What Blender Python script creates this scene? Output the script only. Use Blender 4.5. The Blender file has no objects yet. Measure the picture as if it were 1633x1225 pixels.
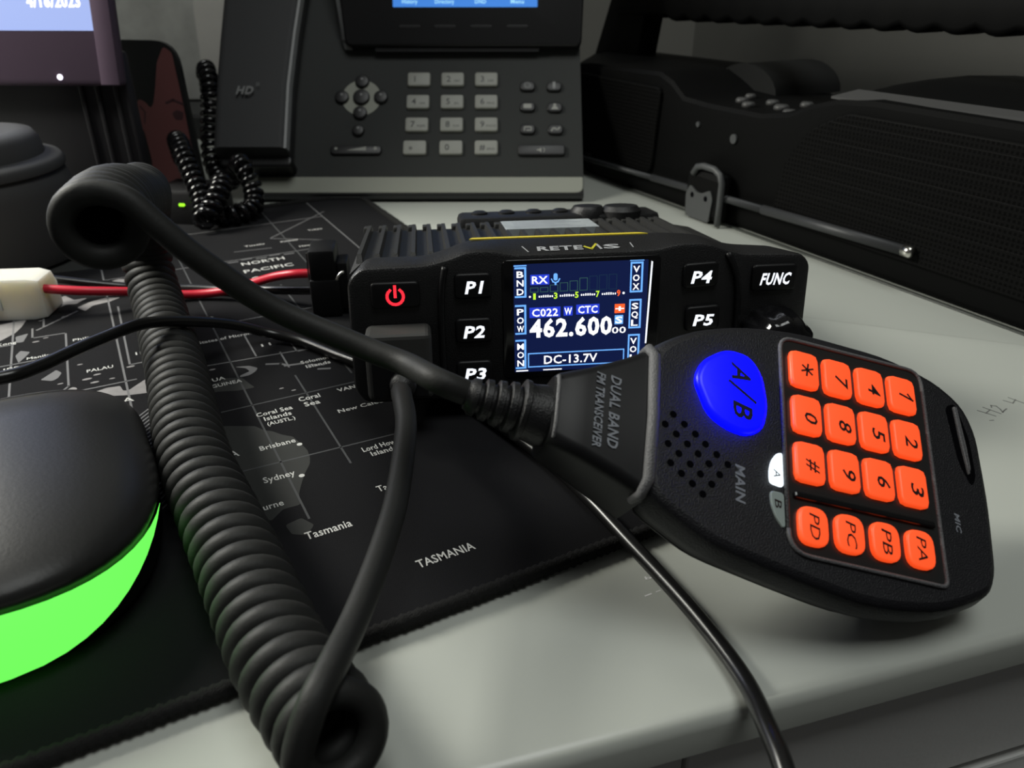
import bpy, bmesh, math, random
from mathutils import Vector, Matrix
R = math.radians
S = bpy.context.scene
COL = S.collection
random.seed(4)

# ------------------------------------------------------------------ camera, world, lamp, exposure
cam_d = bpy.data.cameras.new('camera')
cam_d.sensor_width = 36.0
cam_d.lens = 1250 / 1633 * 36.0
cam_d.clip_start = 0.005
cam_d.clip_end = 20
cam_d.dof.use_dof = True
cam_d.dof.focus_distance = 0.195
cam_d.dof.aperture_fstop = 26
cam = bpy.data.objects.new('camera', cam_d)
cam.location = (0, 0, 0.117)
cam.rotation_euler = (R(90 - 28), 0, 0)
COL.objects.link(cam)
S.camera = cam

W = bpy.data.worlds.new('world')
S.world = W
W.use_nodes = True
W.node_tree.nodes['Background'].inputs[0].default_value = (1.0, 0.99, 0.97, 1)
W.node_tree.nodes['Background'].inputs[1].default_value = 0.035

def area(name, loc, target, size, power, color):
    l = bpy.data.lights.new(name, 'AREA')
    l.shape = 'RECTANGLE'
    l.size, l.size_y = size
    l.energy = power
    l.color = color
    o = bpy.data.objects.new(name, l)
    o.location = loc
    o.rotation_euler = (Vector(target) - Vector(loc)).to_track_quat('-Z', 'Y').to_euler()
    COL.objects.link(o)
area('desk_lamp', (-0.50, 0.33, 0.38), (-0.08, 0.18, 0), (0.20, 0.20), 4.6, (1.0, 0.985, 0.89))
area('overhead_fill', (0.22, -0.08, 1.5), (0.15, 0.25, 0), (0.7, 0.7), 7.6, (0.97, 1.0, 0.97))  # added fill from above, evens out the desk and drawer fronts

S.view_settings.view_transform = 'Standard'
S.view_settings.look = 'None'
S.view_settings.exposure = 0.0
S.view_settings.gamma = 1.0

# ------------------------------------------------------------------ materials
def lin(c):
    return tuple((v / 255 / 12.92) if v / 255 <= 0.04045 else ((v / 255 + 0.055) / 1.055) ** 2.4 for v in c)

def mat(name, col, rough=0.5, metal=0.0, emit=None, strength=1.0, bump=0.0, scale=2000.0, spec=0.5, mottled=0.0, mscale=60.0, alpha=None, transmission=0.0):
    m = bpy.data.materials.new(name)
    m.use_nodes = True
    nt = m.node_tree
    b = nt.nodes['Principled BSDF']
    b.inputs['Base Color'].default_value = (*col, 1)
    b.inputs['Roughness'].default_value = rough
    b.inputs['Metallic'].default_value = metal
    b.inputs['Specular IOR Level'].default_value = spec
    if transmission:
        b.inputs['Transmission Weight'].default_value = transmission
    if emit:
        b.inputs['Emission Color'].default_value = (*emit, 1)
        b.inputs['Emission Strength'].default_value = strength
    tc = nt.nodes.new('ShaderNodeTexCoord')
    if bump:
        n = nt.nodes.new('ShaderNodeTexNoise')
        n.inputs['Scale'].default_value = scale
        n.inputs['Detail'].default_value = 3
        nt.links.new(tc.outputs['Object'], n.inputs['Vector'])
        bp = nt.nodes.new('ShaderNodeBump')
        bp.inputs['Strength'].default_value = bump
        bp.inputs['Distance'].default_value = 0.0003
        nt.links.new(n.outputs['Fac'], bp.inputs['Height'])
        nt.links.new(bp.outputs['Normal'], b.inputs['Normal'])
    if mottled:
        n = nt.nodes.new('ShaderNodeTexNoise')
        n.inputs['Scale'].default_value = mscale
        n.inputs['Detail'].default_value = 5
        nt.links.new(tc.outputs['Object'], n.inputs['Vector'])
        mx = nt.nodes.new('ShaderNodeMix')
        mx.data_type = 'RGBA'
        mx.inputs['A'].default_value = (*[c * (1 - mottled) for c in col], 1)
        mx.inputs['B'].default_value = (*[min(1, c * (1 + mottled)) for c in col], 1)
        nt.links.new(n.outputs['Fac'], mx.inputs['Factor'])
        nt.links.new(mx.outputs['Result'], b.inputs['Base Color'])
    return m

def glow(name, rgb, strength=1.0, base=None):
    c = lin(rgb)
    return mat(name, base or tuple(0.3 * v for v in c), 0.5, emit=c, strength=strength)

M = {}
M['desk'] = mat('desk_white', (0.575, 0.60, 0.55), 0.25, spec=0.45, mottled=0.03, mscale=25)
M['desk_edge'] = mat('desk_trim', (0.05, 0.055, 0.05), 0.35)
M['floor'] = mat('carpet_dark', (0.075, 0.075, 0.072), 0.95, bump=1.0, scale=600, mottled=0.15, mscale=300)
M['cabinet'] = mat('cabinet_grey', (0.8, 0.8, 0.78), 0.6, bump=.2, scale=900)
M['cabinet_lip'] = mat('cabinet_pale', (0.3, 0.3, 0.29), 0.6)
M['wall_b'] = mat('wall_paint_lifted', (0.15, 0.148, 0.135), 0.9, bump=0.3, scale=300, mottled=0.05)  # lighter copy of the wall paint, makes up for weak light there
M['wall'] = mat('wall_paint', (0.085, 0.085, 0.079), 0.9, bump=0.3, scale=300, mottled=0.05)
M['mat'] = mat('mat_cloth', (0.013, 0.013, 0.0145), 0.9, bump=0.6, scale=5000, spec=0.12, mottled=0.2, mscale=2500)
M['stitch'] = mat('mat_stitching', (0.014, 0.014, 0.014), 0.9, bump=1.0, scale=3000, spec=0.2)
M['land'] = mat('map_land_pale', (0.26, 0.25, 0.25), 0.85, mottled=0.25, mscale=400)
M['land_dark'] = mat('map_land_grey', (0.025, 0.0265, 0.025), 0.85, mottled=0.2, mscale=120)
M['map_line'] = mat('map_line', (0.16, 0.16, 0.165), 0.85)
M['map_line_dim'] = mat('map_line_dim', (0.06, 0.062, 0.065), 0.85)
M['map_text'] = mat('map_text', (0.62, 0.62, 0.6), 0.8)
M['rubber'] = mat('cord_rubber', (0.021, 0.0215, 0.0205), 0.58, bump=0.15, scale=1500, spec=0.32)
M['cable'] = mat('cable_black', (0.008, 0.008, 0.008), 0.28, spec=0.6)
M['abs'] = mat('black_plastic', (0.012, 0.012, 0.013), 0.42, bump=0.5, scale=2500, spec=0.5)
M['abs_mic'] = mat('textured_black_plastic', (0.010, 0.010, 0.013), 0.45, bump=0.6, scale=3200, spec=0.5)
M['abs_smooth'] = mat('smooth_black_plastic', (0.008, 0.008, 0.009), 0.42, spec=0.3)
M['abs_grey'] = mat('grey_black_plastic', (0.022, 0.022, 0.023), 0.5, spec=0.35)
M['gloss'] = mat('gloss_black', (0.006, 0.006, 0.007), 0.12, spec=0.6)
M['plate'] = mat('keypad_plate_grey', (0.02, 0.021, 0.021), 0.3, spec=0.6)
M['edge_grey'] = mat('pale_grey_edge', (0.14, 0.14, 0.145), 0.5, bump=0.8, scale=3000)  # lighter, rougher grey for ridge, rims and slot lip
M['alloy'] = mat('black_cast_alloy', (0.026, 0.026, 0.025), 0.5, bump=0.4, scale=2500)
M['yellow'] = mat('yellow_strip', (0.85, 0.68, 0.06), 0.4)
M['sticker'] = mat('grey_sticker', (0.42, 0.46, 0.48), 0.35, mottled=0.35, mscale=180)
M['silver_ink'] = mat('silver_ink', (0.42, 0.43, 0.45), 0.4)
M['grey_ink'] = mat('grey_ink', (0.30, 0.32, 0.36), 0.5)
M['yellow_ink'] = mat('yellow_ink', (0.65, 0.6, 0.05), 0.4)
M['metal'] = mat('bare_metal', (0.75, 0.73, 0.68), 0.25, metal=1.0)
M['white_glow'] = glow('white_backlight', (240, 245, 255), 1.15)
M['red_glow'] = glow('red_backlight', (255, 45, 60), 1.3)
M['lcd'] = glow('display_navy', (12, 24, 66), 1.0, base=(0.004, 0.004, 0.006))
M['lcd_dark'] = glow('display_dark', (24, 48, 70), 1.0, base=(0.004, 0.004, 0.006))
M['lcd_white'] = glow('display_white', (250, 252, 255), 1.25)
M['lcd_sky'] = glow('display_sky', (110, 175, 250), 1.1)
M['lcd_blue'] = glow('display_blue', (38, 60, 200), 1.1)
M['lcd_green'] = glow('display_green', (200, 250, 60), 1.0)
M['lcd_orange'] = glow('display_orange', (255, 100, 45), 1.0)
M['lcd_dim'] = glow('display_dim_green', (52, 88, 82), 1.0)
M['key_glow'] = mat('orange_key', (0.75, 0.13, 0.05), 0.35, emit=lin((255, 78, 28)), strength=0.86)
M['key_ink'] = mat('key_ink', (0.02, 0.006, 0.006), 0.5)
M['blue_glow'] = mat('blue_button', (0.0, 0.0, 0.5), 0.35, emit=(0.0002, 0.0004, 1.0), strength=8.0)
M['blue_ink'] = mat('blue_button_ink', (0.0, 0.0, 0.03), 0.5)
M['mic_white'] = glow('indicator_lit', (235, 248, 255), 1.6)
M['mic_pale'] = mat('indicator_unlit', (0.38, 0.45, 0.43), 0.4)
M['hole'] = mat('hole_black', (0.002, 0.002, 0.003), 0.9, spec=0.05)
M['phone'] = mat('phone_charcoal', (0.045, 0.0475, 0.047), 0.65, bump=0.2, scale=900, spec=0.15)
M['handset'] = mat('handset_charcoal', (0.048, 0.049, 0.051), 0.6, bump=0.2, scale=900, spec=0.2)
M['phone_dark'] = mat('phone_black', (0.012, 0.012, 0.013), 0.4, spec=0.4)
M['phone_grey'] = mat('phone_light_grey', (0.26, 0.27, 0.225), 0.5)
M['phone_key'] = mat('phone_key_grey', (0.29, 0.295, 0.265), 0.5)
M['phone_trim'] = mat('phone_mid_grey', (0.19, 0.195, 0.195), 0.45)
M['phone_lcd'] = glow('phone_display_blue', (62, 128, 214), 1.0)
M['phone_lcd_text'] = glow('phone_display_text', (165, 225, 255), 1.0)
M['mon_lcd'] = glow('monitor_display', (150, 168, 222), 1.0)
M['mon'] = mat('monitor_glow_tint', (0.12, 0.083, 0.122), 0.4, spec=0.4)  # purple tint puts the screen's glow into the bezel colour
M['mon_stand'] = mat('stand_plastic', (0.022, 0.021, 0.024), 0.5, spec=0.3)
M['plug'] = mat('plug_grey_black', (0.05, 0.05, 0.048), 0.55, spec=0.3)
M['led_white'] = glow('led_white', (245, 240, 255), 2.0)
M['led_green'] = glow('led_green', (150, 235, 40), 1.6)
M['cup'] = mat('cup_black', (0.055, 0.055, 0.056), 0.6, spec=0.3)
M['skin'] = mat('print_red_skin', (0.20, 0.075, 0.075), 0.5)
M['skin_dark'] = mat('print_dark_skin', (0.075, 0.035, 0.04), 0.5)
M['print_black'] = mat('print_black', (0.014, 0.015, 0.016), 0.45)
M['poster'] = mat('poster_grey', (0.26, 0.265, 0.255), 0.6, mottled=0.5, mscale=45)
M['poster_pale'] = mat('poster_pale', (0.36, 0.355, 0.34), 0.6, mottled=0.15, mscale=20)
M['poster_dark'] = mat('poster_dark', (0.13, 0.135, 0.13), 0.6)
M['red_wire'] = mat('red_wire', (0.62, 0.018, 0.04), 0.35)
M['nylon'] = mat('nylon_white', (0.80, 0.77, 0.66), 0.45)
_p = M['nylon'].node_tree.nodes['Principled BSDF']
_p.inputs['Subsurface Weight'].default_value = 0.7
_p.inputs['Subsurface Radius'].default_value = (1, 0.9, 0.7)
_p.inputs['Subsurface Scale'].default_value = 0.012
M['boom'] = mat('stereo_black', (0.0028, 0.0029, 0.003), 0.6, spec=0.1)
M['boom_lid'] = mat('stereo_satin_black', (0.012, 0.0125, 0.0125), 0.6, spec=0.2)
M['boom_ledge'] = mat('stereo_grey', (0.060, 0.060, 0.060), 0.5)
M['rod'] = mat('antenna_dark_metal', (0.045, 0.047, 0.05), 0.5, metal=0.3)
M['clip'] = mat('clip_grey', (0.06, 0.063, 0.065), 0.5)
M['mouse'] = mat('mouse_black', (0.022, 0.022, 0.0215), 0.42, bump=0.1, scale=1200, spec=0.42)
M['mouse_glow'] = mat('mouse_green_light', (0.1, 0.5, 0.1), 0.4, emit=(0.135, 0.83, 0.09), strength=1.3)
M['pencil'] = mat('pencil_grey', (0.22, 0.225, 0.215), 0.8)
M['reflection'] = mat('reflection_paint', (0.95, 0.95, 0.95), 0.6)

def grille_mat():
    m = mat('speaker_mesh', (0.02, 0.02, 0.02), 0.6, spec=0.06)
    nt = m.node_tree
    tc = nt.nodes.new('ShaderNodeTexCoord')
    mp = nt.nodes.new('ShaderNodeMapping')
    mp.inputs['Scale'].default_value = (1 / 0.0021,) * 3
    sep = nt.nodes.new('ShaderNodeSeparateXYZ')
    nt.links.new(tc.outputs['Object'], mp.inputs[0])
    nt.links.new(mp.outputs[0], sep.inputs[0])
    outs = []
    for ax in ('X', 'Z'):
        f = nt.nodes.new('ShaderNodeMath'); f.operation = 'FRACT'
        nt.links.new(sep.outputs[ax], f.inputs[0])
        g = nt.nodes.new('ShaderNodeMath'); g.operation = 'GREATER_THAN'; g.inputs[1].default_value = 0.45
        nt.links.new(f.outputs[0], g.inputs[0])
        outs.append(g)
    mul = nt.nodes.new('ShaderNodeMath'); mul.operation = 'MULTIPLY'
    nt.links.new(outs[0].outputs[0], mul.inputs[0]); nt.links.new(outs[1].outputs[0], mul.inputs[1])
    mx = nt.nodes.new('ShaderNodeMix'); mx.data_type = 'RGBA'
    mx.inputs['A'].default_value = (0.005, 0.005, 0.005, 1)
    mx.inputs['B'].default_value = (0.001, 0.001, 0.001, 1)
    nt.links.new(mul.outputs[0], mx.inputs['Factor'])
    nt.links.new(mx.outputs['Result'], nt.nodes['Principled BSDF'].inputs['Base Color'])
    return m
M['grille'] = grille_mat()

# ------------------------------------------------------------------ helpers (all lengths below in millimetres)
MM = 0.001
def thing(name, label, cat, loc=(0, 0, 0), rot=(0, 0, 0), group=None, matrix=None):
    o = bpy.data.objects.new(name, None)
    o.empty_display_size = 0.01
    COL.objects.link(o)
    if matrix is not None:
        o.matrix_world = matrix
    else:
        o.location = Vector(loc) * MM
        o.rotation_euler = rot
    o['label'] = label
    o['category'] = cat
    if group:
        o['group'] = group
    return o

def tag(o, label, cat, group=None):
    o['label'] = label; o['category'] = cat
    if group: o['group'] = group
    return o

class B:
    """collects shapes (mm) and links them as ONE mesh object"""
    def __init__(s):
        s.bm = bmesh.new(); s.mats = []
    def mi(s, m):
        if m not in s.mats: s.mats.append(m)
        return s.mats.index(m)
    def add(s, verts, faces, m, mx=None, smooth=False):
        i = s.mi(m)
        vs = [s.bm.verts.new((mx @ Vector(v)) if mx is not None else Vector(v)) for v in verts]
        out = []
        for f in faces:
            try:
                fc = s.bm.faces.new([vs[k] for k in f])
            except ValueError:
                continue
            fc.material_index = i; fc.smooth = smooth
            out.append(fc)
        return vs, out
    def loft(s, rings, m, mx=None, cap=(True, True), smooth=False, closed=True):
        n = len(rings[0]); verts = [p for r in rings for p in r]; faces = []
        for a in range(len(rings) - 1):
            for k in range(n if closed else n - 1):
                k2 = (k + 1) % n
                faces.append((a * n + k, a * n + k2, (a + 1) * n + k2, (a + 1) * n + k))
        if cap[0]: faces.append(tuple(reversed(range(n))))
        if cap[1]: faces.append(tuple(range((len(rings) - 1) * n, len(rings) * n)))
        return s.add(verts, faces, m, mx, smooth)
    def box(s, lo, hi, m, bev=0.0, mx=None, seg=2):
        x0, y0, z0 = lo; x1, y1, z1 = hi
        vs, fs = s.add([(x0, y0, z0), (x1, y0, z0), (x1, y1, z0), (x0, y1, z0), (x0, y0, z1), (x1, y0, z1), (x1, y1, z1), (x0, y1, z1)],
                       [(0, 3, 2, 1), (4, 5, 6, 7), (0, 1, 5, 4), (1, 2, 6, 5), (2, 3, 7, 6), (3, 0, 4, 7)], m, mx)
        if bev:
            es = list({e for f in fs for e in f.edges})
            bmesh.ops.bevel(s.bm, geom=es, offset=bev, segments=seg, profile=0.5, affect='EDGES', material=-1)
        return s
    def prism(s, poly, z0, z1, m, bev=0.0, mx=None, inset=None):
        """polygon (x, y) raised from z0 to z1; bev rounds off its top rim"""
        if area2(poly) < 0: poly = poly[::-1]
        rings = [[(x, y, z0) for x, y in poly]]
        if bev:
            for k in range(4):
                a = k / 3 * math.pi / 2
                p2 = inset_poly(poly, bev * (1 - math.cos(a)))
                rings.append([(x, y, z1 - bev + bev * math.sin(a)) for x, y in p2])
        else:
            rings.append([(x, y, z1) for x, y in poly])
        s.loft(rings, m, mx)
        return s
    def tube(s, path, r, m, seg=12, caps=True, mx=None):
        pts = [Vector(p) for p in path]
        n = len(pts)
        rad = r if isinstance(r, (list, tuple)) else [r] * n
        t0 = (pts[1] - pts[0]).normalized()
        nrm = t0.orthogonal().normalized()
        rings = []
        for i, p in enumerate(pts):
            t = (pts[min(i + 1, n - 1)] - pts[max(i - 1, 0)]).normalized()
            nrm = (nrm - t * nrm.dot(t)).normalized()
            b = t.cross(nrm)
            rings.append([p + (nrm * math.cos(2 * math.pi * k / seg) + b * math.sin(2 * math.pi * k / seg)) * rad[i] for k in range(seg)])
        s.loft(rings, m, mx, (caps, caps), True)
        return s
    def lathe(s, prof, m, seg=32, mx=None, caps=(True, True)):
        s.loft([[(r * math.cos(2 * math.pi * k / seg), r * math.sin(2 * math.pi * k / seg), z) for k in range(seg)] for r, z in prof], m, mx, caps, True)
        return s
    def text(s, body, x, y, h, m, width=None, rot=0.0, shear=0.0, bold=0.0, z=0.0, thick=0.05, mx=None, align='c'):
        """lettering in the local XY plane: baseline at (x, y), capital height h, optional total width"""
        vs, fs = glyphs(body, bold)
        if not vs: return s
        x0 = min(v[0] for v in vs); x1 = max(v[0] for v in vs)
        sy = h / 0.729; sx = sy if width is None else width / (x1 - x0)
        ox = {'c': (x0 + x1) / 2, 'l': x0, 'r': x1}[align]
        c, sn = math.cos(rot), math.sin(rot)
        out = []
        for vx, vy, vz in vs:
            px = (vx - ox) * sx + vy * sy * shear; py = vy * sy
            out.append((x + px * c - py * sn, y + px * sn + py * c, z + vz * thick))
        s.add(out, fs, m, mx)
        return s
    def stroke(s, pts, w, m, z=0.0, t=0.05, mx=None, closed=False):
        pts = [Vector((p[0], p[1])) for p in pts]
        if closed: pts = pts + [pts[0]]
        for a, b in zip(pts, pts[1:]):
            d = (b - a).normalized() * w / 2; n = Vector((-d.y, d.x))
            a2, b2 = a - d, b + d
            q = [a2 + n, a2 - n, b2 - n, b2 + n]
            s.prism([(v.x, v.y) for v in q], z, z + t, m, mx=mx)
        return s
    def build(s, name, parent=None, smooth=False, sub=0, flat_angle=None):
        bmesh.ops.remove_doubles(s.bm, verts=s.bm.verts, dist=1e-5)
        bmesh.ops.scale(s.bm, vec=(MM, MM, MM), verts=s.bm.verts)
        bmesh.ops.recalc_face_normals(s.bm, faces=s.bm.faces)
        if smooth:
            for f in s.bm.faces: f.smooth = True
        me = bpy.data.meshes.new(name)
        s.bm.to_mesh(me); s.bm.free()
        for m in s.mats: me.materials.append(M[m])
        if smooth or flat_angle:
            for f in me.polygons: f.use_smooth = True
            me.set_sharp_from_angle(angle=R(flat_angle or 40))
        o = bpy.data.objects.new(name, me)
        COL.objects.link(o)
        if parent is not None: o.parent = parent
        if sub:
            md = o.modifiers.new('round', 'SUBSURF'); md.levels = sub; md.render_levels = sub
        return o

def area2(p):
    return sum(p[i][0] * p[(i + 1) % len(p)][1] - p[(i + 1) % len(p)][0] * p[i][1] for i in range(len(p)))

def inset_poly(poly, d):
    n = len(poly); out = []
    for i in range(n):
        p0, p1, p2 = Vector(poly[i - 1]), Vector(poly[i]), Vector(poly[(i + 1) % n])
        e1 = (p1 - p0); e2 = (p2 - p1)
        if e1.length < 1e-9 or e2.length < 1e-9:
            out.append(tuple(p1)); continue
        e1.normalize(); e2.normalize()
        n1 = Vector((-e1.y, e1.x)); n2 = Vector((-e2.y, e2.x))
        k = max(0.35, 1 + n1.dot(n2))
        q = p1 + (n1 + n2) * (d / k)
        out.append((q.x, q.y))
    return out

def rrect(x0, y0, x1, y1, r, n=5):
    r = min(r, (x1 - x0) / 2 - 1e-4, (y1 - y0) / 2 - 1e-4)
    out = []
    for cx, cy, a0 in ((x1 - r, y0 + r, -90), (x1 - r, y1 - r, 0), (x0 + r, y1 - r, 90), (x0 + r, y0 + r, 180)):
        for k in range(n + 1):
            a = R(a0 + 90 * k / n)
            out.append((cx + r * math.cos(a), cy + r * math.sin(a)))
    return out

def round_poly(pts, r, n=4):
    """polygon with every corner rounded; r is one radius or one per corner"""
    out = []; N = len(pts)
    rs = r if isinstance(r, (list, tuple)) else [r] * N
    for i in range(N):
        p0, p1, p2 = Vector(pts[i - 1]), Vector(pts[i]), Vector(pts[(i + 1) % N])
        a = (p0 - p1); b = (p2 - p1)
        d = min(rs[i], a.length * 0.45, b.length * 0.45)
        q0 = p1 + a.normalized() * d; q2 = p1 + b.normalized() * d
        for k in range(n + 1):
            t = k / n
            q = q0 * (1 - t) ** 2 + p1 * 2 * t * (1 - t) + q2 * t * t
            out.append((q.x, q.y))
    return out

def circle(x, y, r, n=24, ry=None):
    return [(x + r * math.cos(2 * math.pi * k / n), y + (ry or r) * math.sin(2 * math.pi * k / n)) for k in range(n)]

GL = {}
def glyphs(body, bold):
    key = (body, bold)
    if key not in GL:
        cu = bpy.data.curves.new('lettering', 'FONT')
        cu.body = body; cu.size = 1.0; cu.offset = bold; cu.extrude = 0.5; cu.resolution_u = 2
        cu.space_character = 1.0 + bold * 3
        ob = bpy.data.objects.new('lettering', cu)
        COL.objects.link(ob)
        bpy.context.view_layer.update()
        me = bpy.data.meshes.new_from_object(ob.evaluated_get(bpy.context.evaluated_depsgraph_get()))
        vs = [(v.co.x, v.co.y, v.co.z + 0.5) for v in me.vertices]
        fs = [tuple(p.vertices) for p in me.polygons]
        bpy.data.objects.remove(ob); bpy.data.curves.remove(cu); bpy.data.meshes.remove(me)
        GL[key] = (vs, fs)
    return GL[key]

def spline(pts, n=12):
    """Catmull-Rom through the points"""
    P = [Vector(p) for p in pts]; P = [P[0] * 2 - P[1]] + P + [P[-1] * 2 - P[-2]]
    out = []
    for i in range(1, len(P) - 2):
        a, b, c, d = P[i - 1:i + 3]
        for k in range(n):
            t = k / n
            out.append(0.5 * ((2 * b) + (c - a) * t + (2 * a - 5 * b + 4 * c - d) * t * t + (3 * b - a - 3 * c + d) * t ** 3))
    out.append(P[-2])
    return out

def resample(pts, step):
    out = [pts[0]]; acc = 0.0
    for a, b in zip(pts, pts[1:]):
        L = (b - a).length
        if L < 1e-9: continue
        s = step - acc
        while s <= L:
            out.append(a + (b - a) * (s / L)); s += step
        acc = (acc + L) % step if L else acc
    out.append(pts[-1])
    return out

def helix(axis, r, pitch, phase=0.0, per=16, hand=1):
    ax = resample(axis, pitch / per)
    t0 = (ax[1] - ax[0]).normalized(); nrm = (Vector((0, 0, 1)) - t0 * t0.z).normalized()
    out = []; n = len(ax)
    for i, p in enumerate(ax):
        t = (ax[min(i + 2, n - 1)] - ax[max(i - 2, 0)]).normalized()
        nrm = (nrm - t * nrm.dot(t)).normalized()
        b = t.cross(nrm)
        a = phase + hand * 2 * math.pi * i / per
        rr = r(i / (n - 1)) if callable(r) else r
        out.append(p + (nrm * math.cos(a) + b * math.sin(a)) * rr)
    return out

def structure(o):
    o['kind'] = 'structure'
    return o

#FACE maps local XY drawing onto a front that stands in XZ, looking to -Y
FACE = Matrix(((1, 0, 0, 0), (0, 0, -1, 0), (0, 1, 0, 0), (0, 0, 0, 1)))

# ------------------------------------------------------------------ the room
b = B(); b.box((-2500, -2500, -740), (2500, 2500, -720), 'floor'); structure(b.build('floor'))
# back wall behind the monitor and the desk phone, and the right-hand wall behind the portable stereo
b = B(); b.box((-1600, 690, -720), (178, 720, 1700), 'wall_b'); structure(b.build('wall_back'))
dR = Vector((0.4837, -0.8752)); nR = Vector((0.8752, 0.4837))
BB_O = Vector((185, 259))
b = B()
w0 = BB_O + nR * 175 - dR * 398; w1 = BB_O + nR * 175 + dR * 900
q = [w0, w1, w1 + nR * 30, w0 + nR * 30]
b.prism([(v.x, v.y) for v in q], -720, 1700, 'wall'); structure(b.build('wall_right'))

# ------------------------------------------------------------------ drawer cabinet under the desk
fdir = Vector((0.959, 0.2835)).normalized()
F0 = Vector((22, 90.5))
dc = thing('drawer_cabinet', 'grey drawer cabinet under the front edge of the white desk', 'cabinet', (F0.x, F0.y, -720), (0, 0, math.atan2(fdir.y, fdir.x)))
b = B(); b.box((-300, 24, 0), (258, 200, 709), 'cabinet', 1); b.build('carcass', dc)
for x0, x1 in ((-298, 12.2), (13.4, 256)):
    for z0, z1 in ((673.5, 708), (380, 670), (10, 377)):
        b = B(); b.box((x0, 4, z0), (x1, 24, z1), 'cabinet', .8); dr = b.build('drawer', dc)
        if z1 < 700:
            b = B(); b.box((x0 + 60, -3, z1 - 6), (x1 - 4, 4, z1), 'cabinet_lip', 1); b.build('grip', dr)

# ------------------------------------------------------------------ the desk
desk = thing('desk', 'white glossy desk top that everything stands on', 'desk', (0, 0, 0))
fdir = Vector((0.959, 0.2835)).normalized()
F0 = Vector((22, 90.5))
fl = F0 - fdir * 1000; fr = F0 + fdir * 330
rr_far = BB_O + nR * 172 - dR * 388
top_poly = [(fl.x, fl.y), (fr.x, fr.y), (BB_O + nR * 172 + dR * 80)[:], (rr_far.x, rr_far.y), (-1000, rr_far.y)]
b = B(); b.prism(round_poly(top_poly, [6, 6, 3, 3, 3], 3), -9, 0, 'desk', bev=3.0)
b.build('desk_top', desk, flat_angle=50)
b = B()
for lx, ly in ((-640, 20), (-640, 560)):
    b2 = B(); b2.box((lx - 20, ly - 20, -720), (lx + 20, ly + 20, -9), 'desk_edge', 2); b2.build('leg', desk)
b.bm.free()
b = B()
e0 = BB_O - nR * 2.2 - dR * 330; e1 = BB_O - nR * 2.2 + dR * 150
b.prism([(e0 + nR * 0)[:], e1[:], (e1 + nR * 1.6)[:], (e0 + nR * 1.6)[:]], 0, 0.9, 'desk_edge')
b.build('edge_strip', desk)
b = B()
pm = Matrix.Translation((144, 203, 0.02)) @ Matrix.Rotation(R(28), 4, 'Z')
b.stroke([(-4.2, 2.4), (-2.6, -2.2)], 0.35, 'pencil', mx=pm); b.stroke([(-3.6, 0.2), (-0.6, 0.9)], 0.35, 'pencil', mx=pm); b.stroke([(-1.0, 2.8), (0.1, -2.0)], 0.35, 'pencil', mx=pm)
b.stroke([(1.2, 1.6), (2.2, 2.4), (3.2, 1.4), (2.4, -0.4), (1.4, -1.8), (2.6, -1.4), (4.4, -1.0)], 0.35, 'pencil', mx=pm)
b.stroke([(8.5, 2.6), (9.4, 0.2), (12.2, 1.2)], 0.35, 'pencil', mx=pm); b.stroke([(11.6, 3.0), (12.4, -1.8)], 0.35, 'pencil', mx=pm)
b.stroke([(-6.5, -3.0), (-5.4, -3.4)], 0.3, 'pencil', mx=pm)
b.build('pencil_note', desk)
b = B()
wm = Matrix.Translation((30.5, 130.2, 0.02)) @ Matrix.Rotation(R(14), 4, 'Z')
b.text('be', 0, 0, 1.0, 'reflection', width=3.2, bold=0.02, thick=0.02, mx=wm)  # reflections of lit lettering, painted pale on the glossy top
b.stroke([(-3.6, -4.6), (-2.2, -4.3)], 0.35, 'reflection', t=0.02, mx=wm); b.stroke([(-0.9, -4.0), (0.1, -3.8)], 0.2, 'reflection', t=0.02, mx=wm)
b.build('painted_reflections', desk)

# ------------------------------------------------------------------ desk mat printed with a world map
mat_rz = R(28.5)
dm = thing('desk_mat', 'black cloth desk mat printed with a grey world map, under the mouse and cords', 'desk mat', (48, 153, 0), (0, 0, mat_rz))
MW, MH, MT = -640, 322, 2.0
b = B(); b.prism(rrect(MW, 0, 20, MH, 6), 0.05, MT, 'mat', bev=0.5); b.build('mat_cloth', dm, flat_angle=50)
b = B()
rim = rrect(MW, 0, 20, MH, 6)
path = resample([Vector((x, y, 2.05)) for x, y in rim + rim[:1]], 0.9)
rad = [1.55 + (0.28 if i % 2 else -0.12) + random.uniform(-0.12, 0.12) for i in range(len(path))]
b.tube(path, rad, 'stitch', 8); b.build('stitched_edge', dm)
b = B()
ZP = MT + 0.01
def land(pts, m): b.prism(round_poly(pts, 0.6, 2), ZP, ZP + 0.03, m)
land([(-100, 97), (-94.4, 94.3), (-88.3, 90.9), (-86.4, 87.2), (-84.7, 85.9), (-82.7, 82.6), (-80.3, 80.2), (-79.1, 74.5), (-78.6, 71.4), (-79, 67.5), (-79.9, 64.5), (-82.5, 60.3), (-84.5, 56.1), (-85.8, 53), (-86.8, 48.2), (-90.9, 48.4), (-94.5, 45.1), (-98, 51), (-106, 55), (-112, 70), (-108, 90)], 'land_dark')
land([(-92, 42), (-88, 43), (-86, 39), (-88.5, 36), (-91.5, 38)], 'land_dark')
land([(-98.5, 122), (-92.4, 123.4), (-89.6, 125.2), (-85.2, 122.8), (-84, 117.6), (-83.1, 114.6), (-85.5, 114.6), (-88.5, 115.0), (-93.4, 117), (-97, 117)], 'land_dark')
land([(-85.7, 131.9), (-81.4, 130.6), (-79.3, 127.6), (-80.6, 125.4), (-82.7, 123.8), (-85.8, 123.6), (-85.5, 124.9), (-82.1, 126.5), (-82.7, 129.3)], 'map_line')
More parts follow.
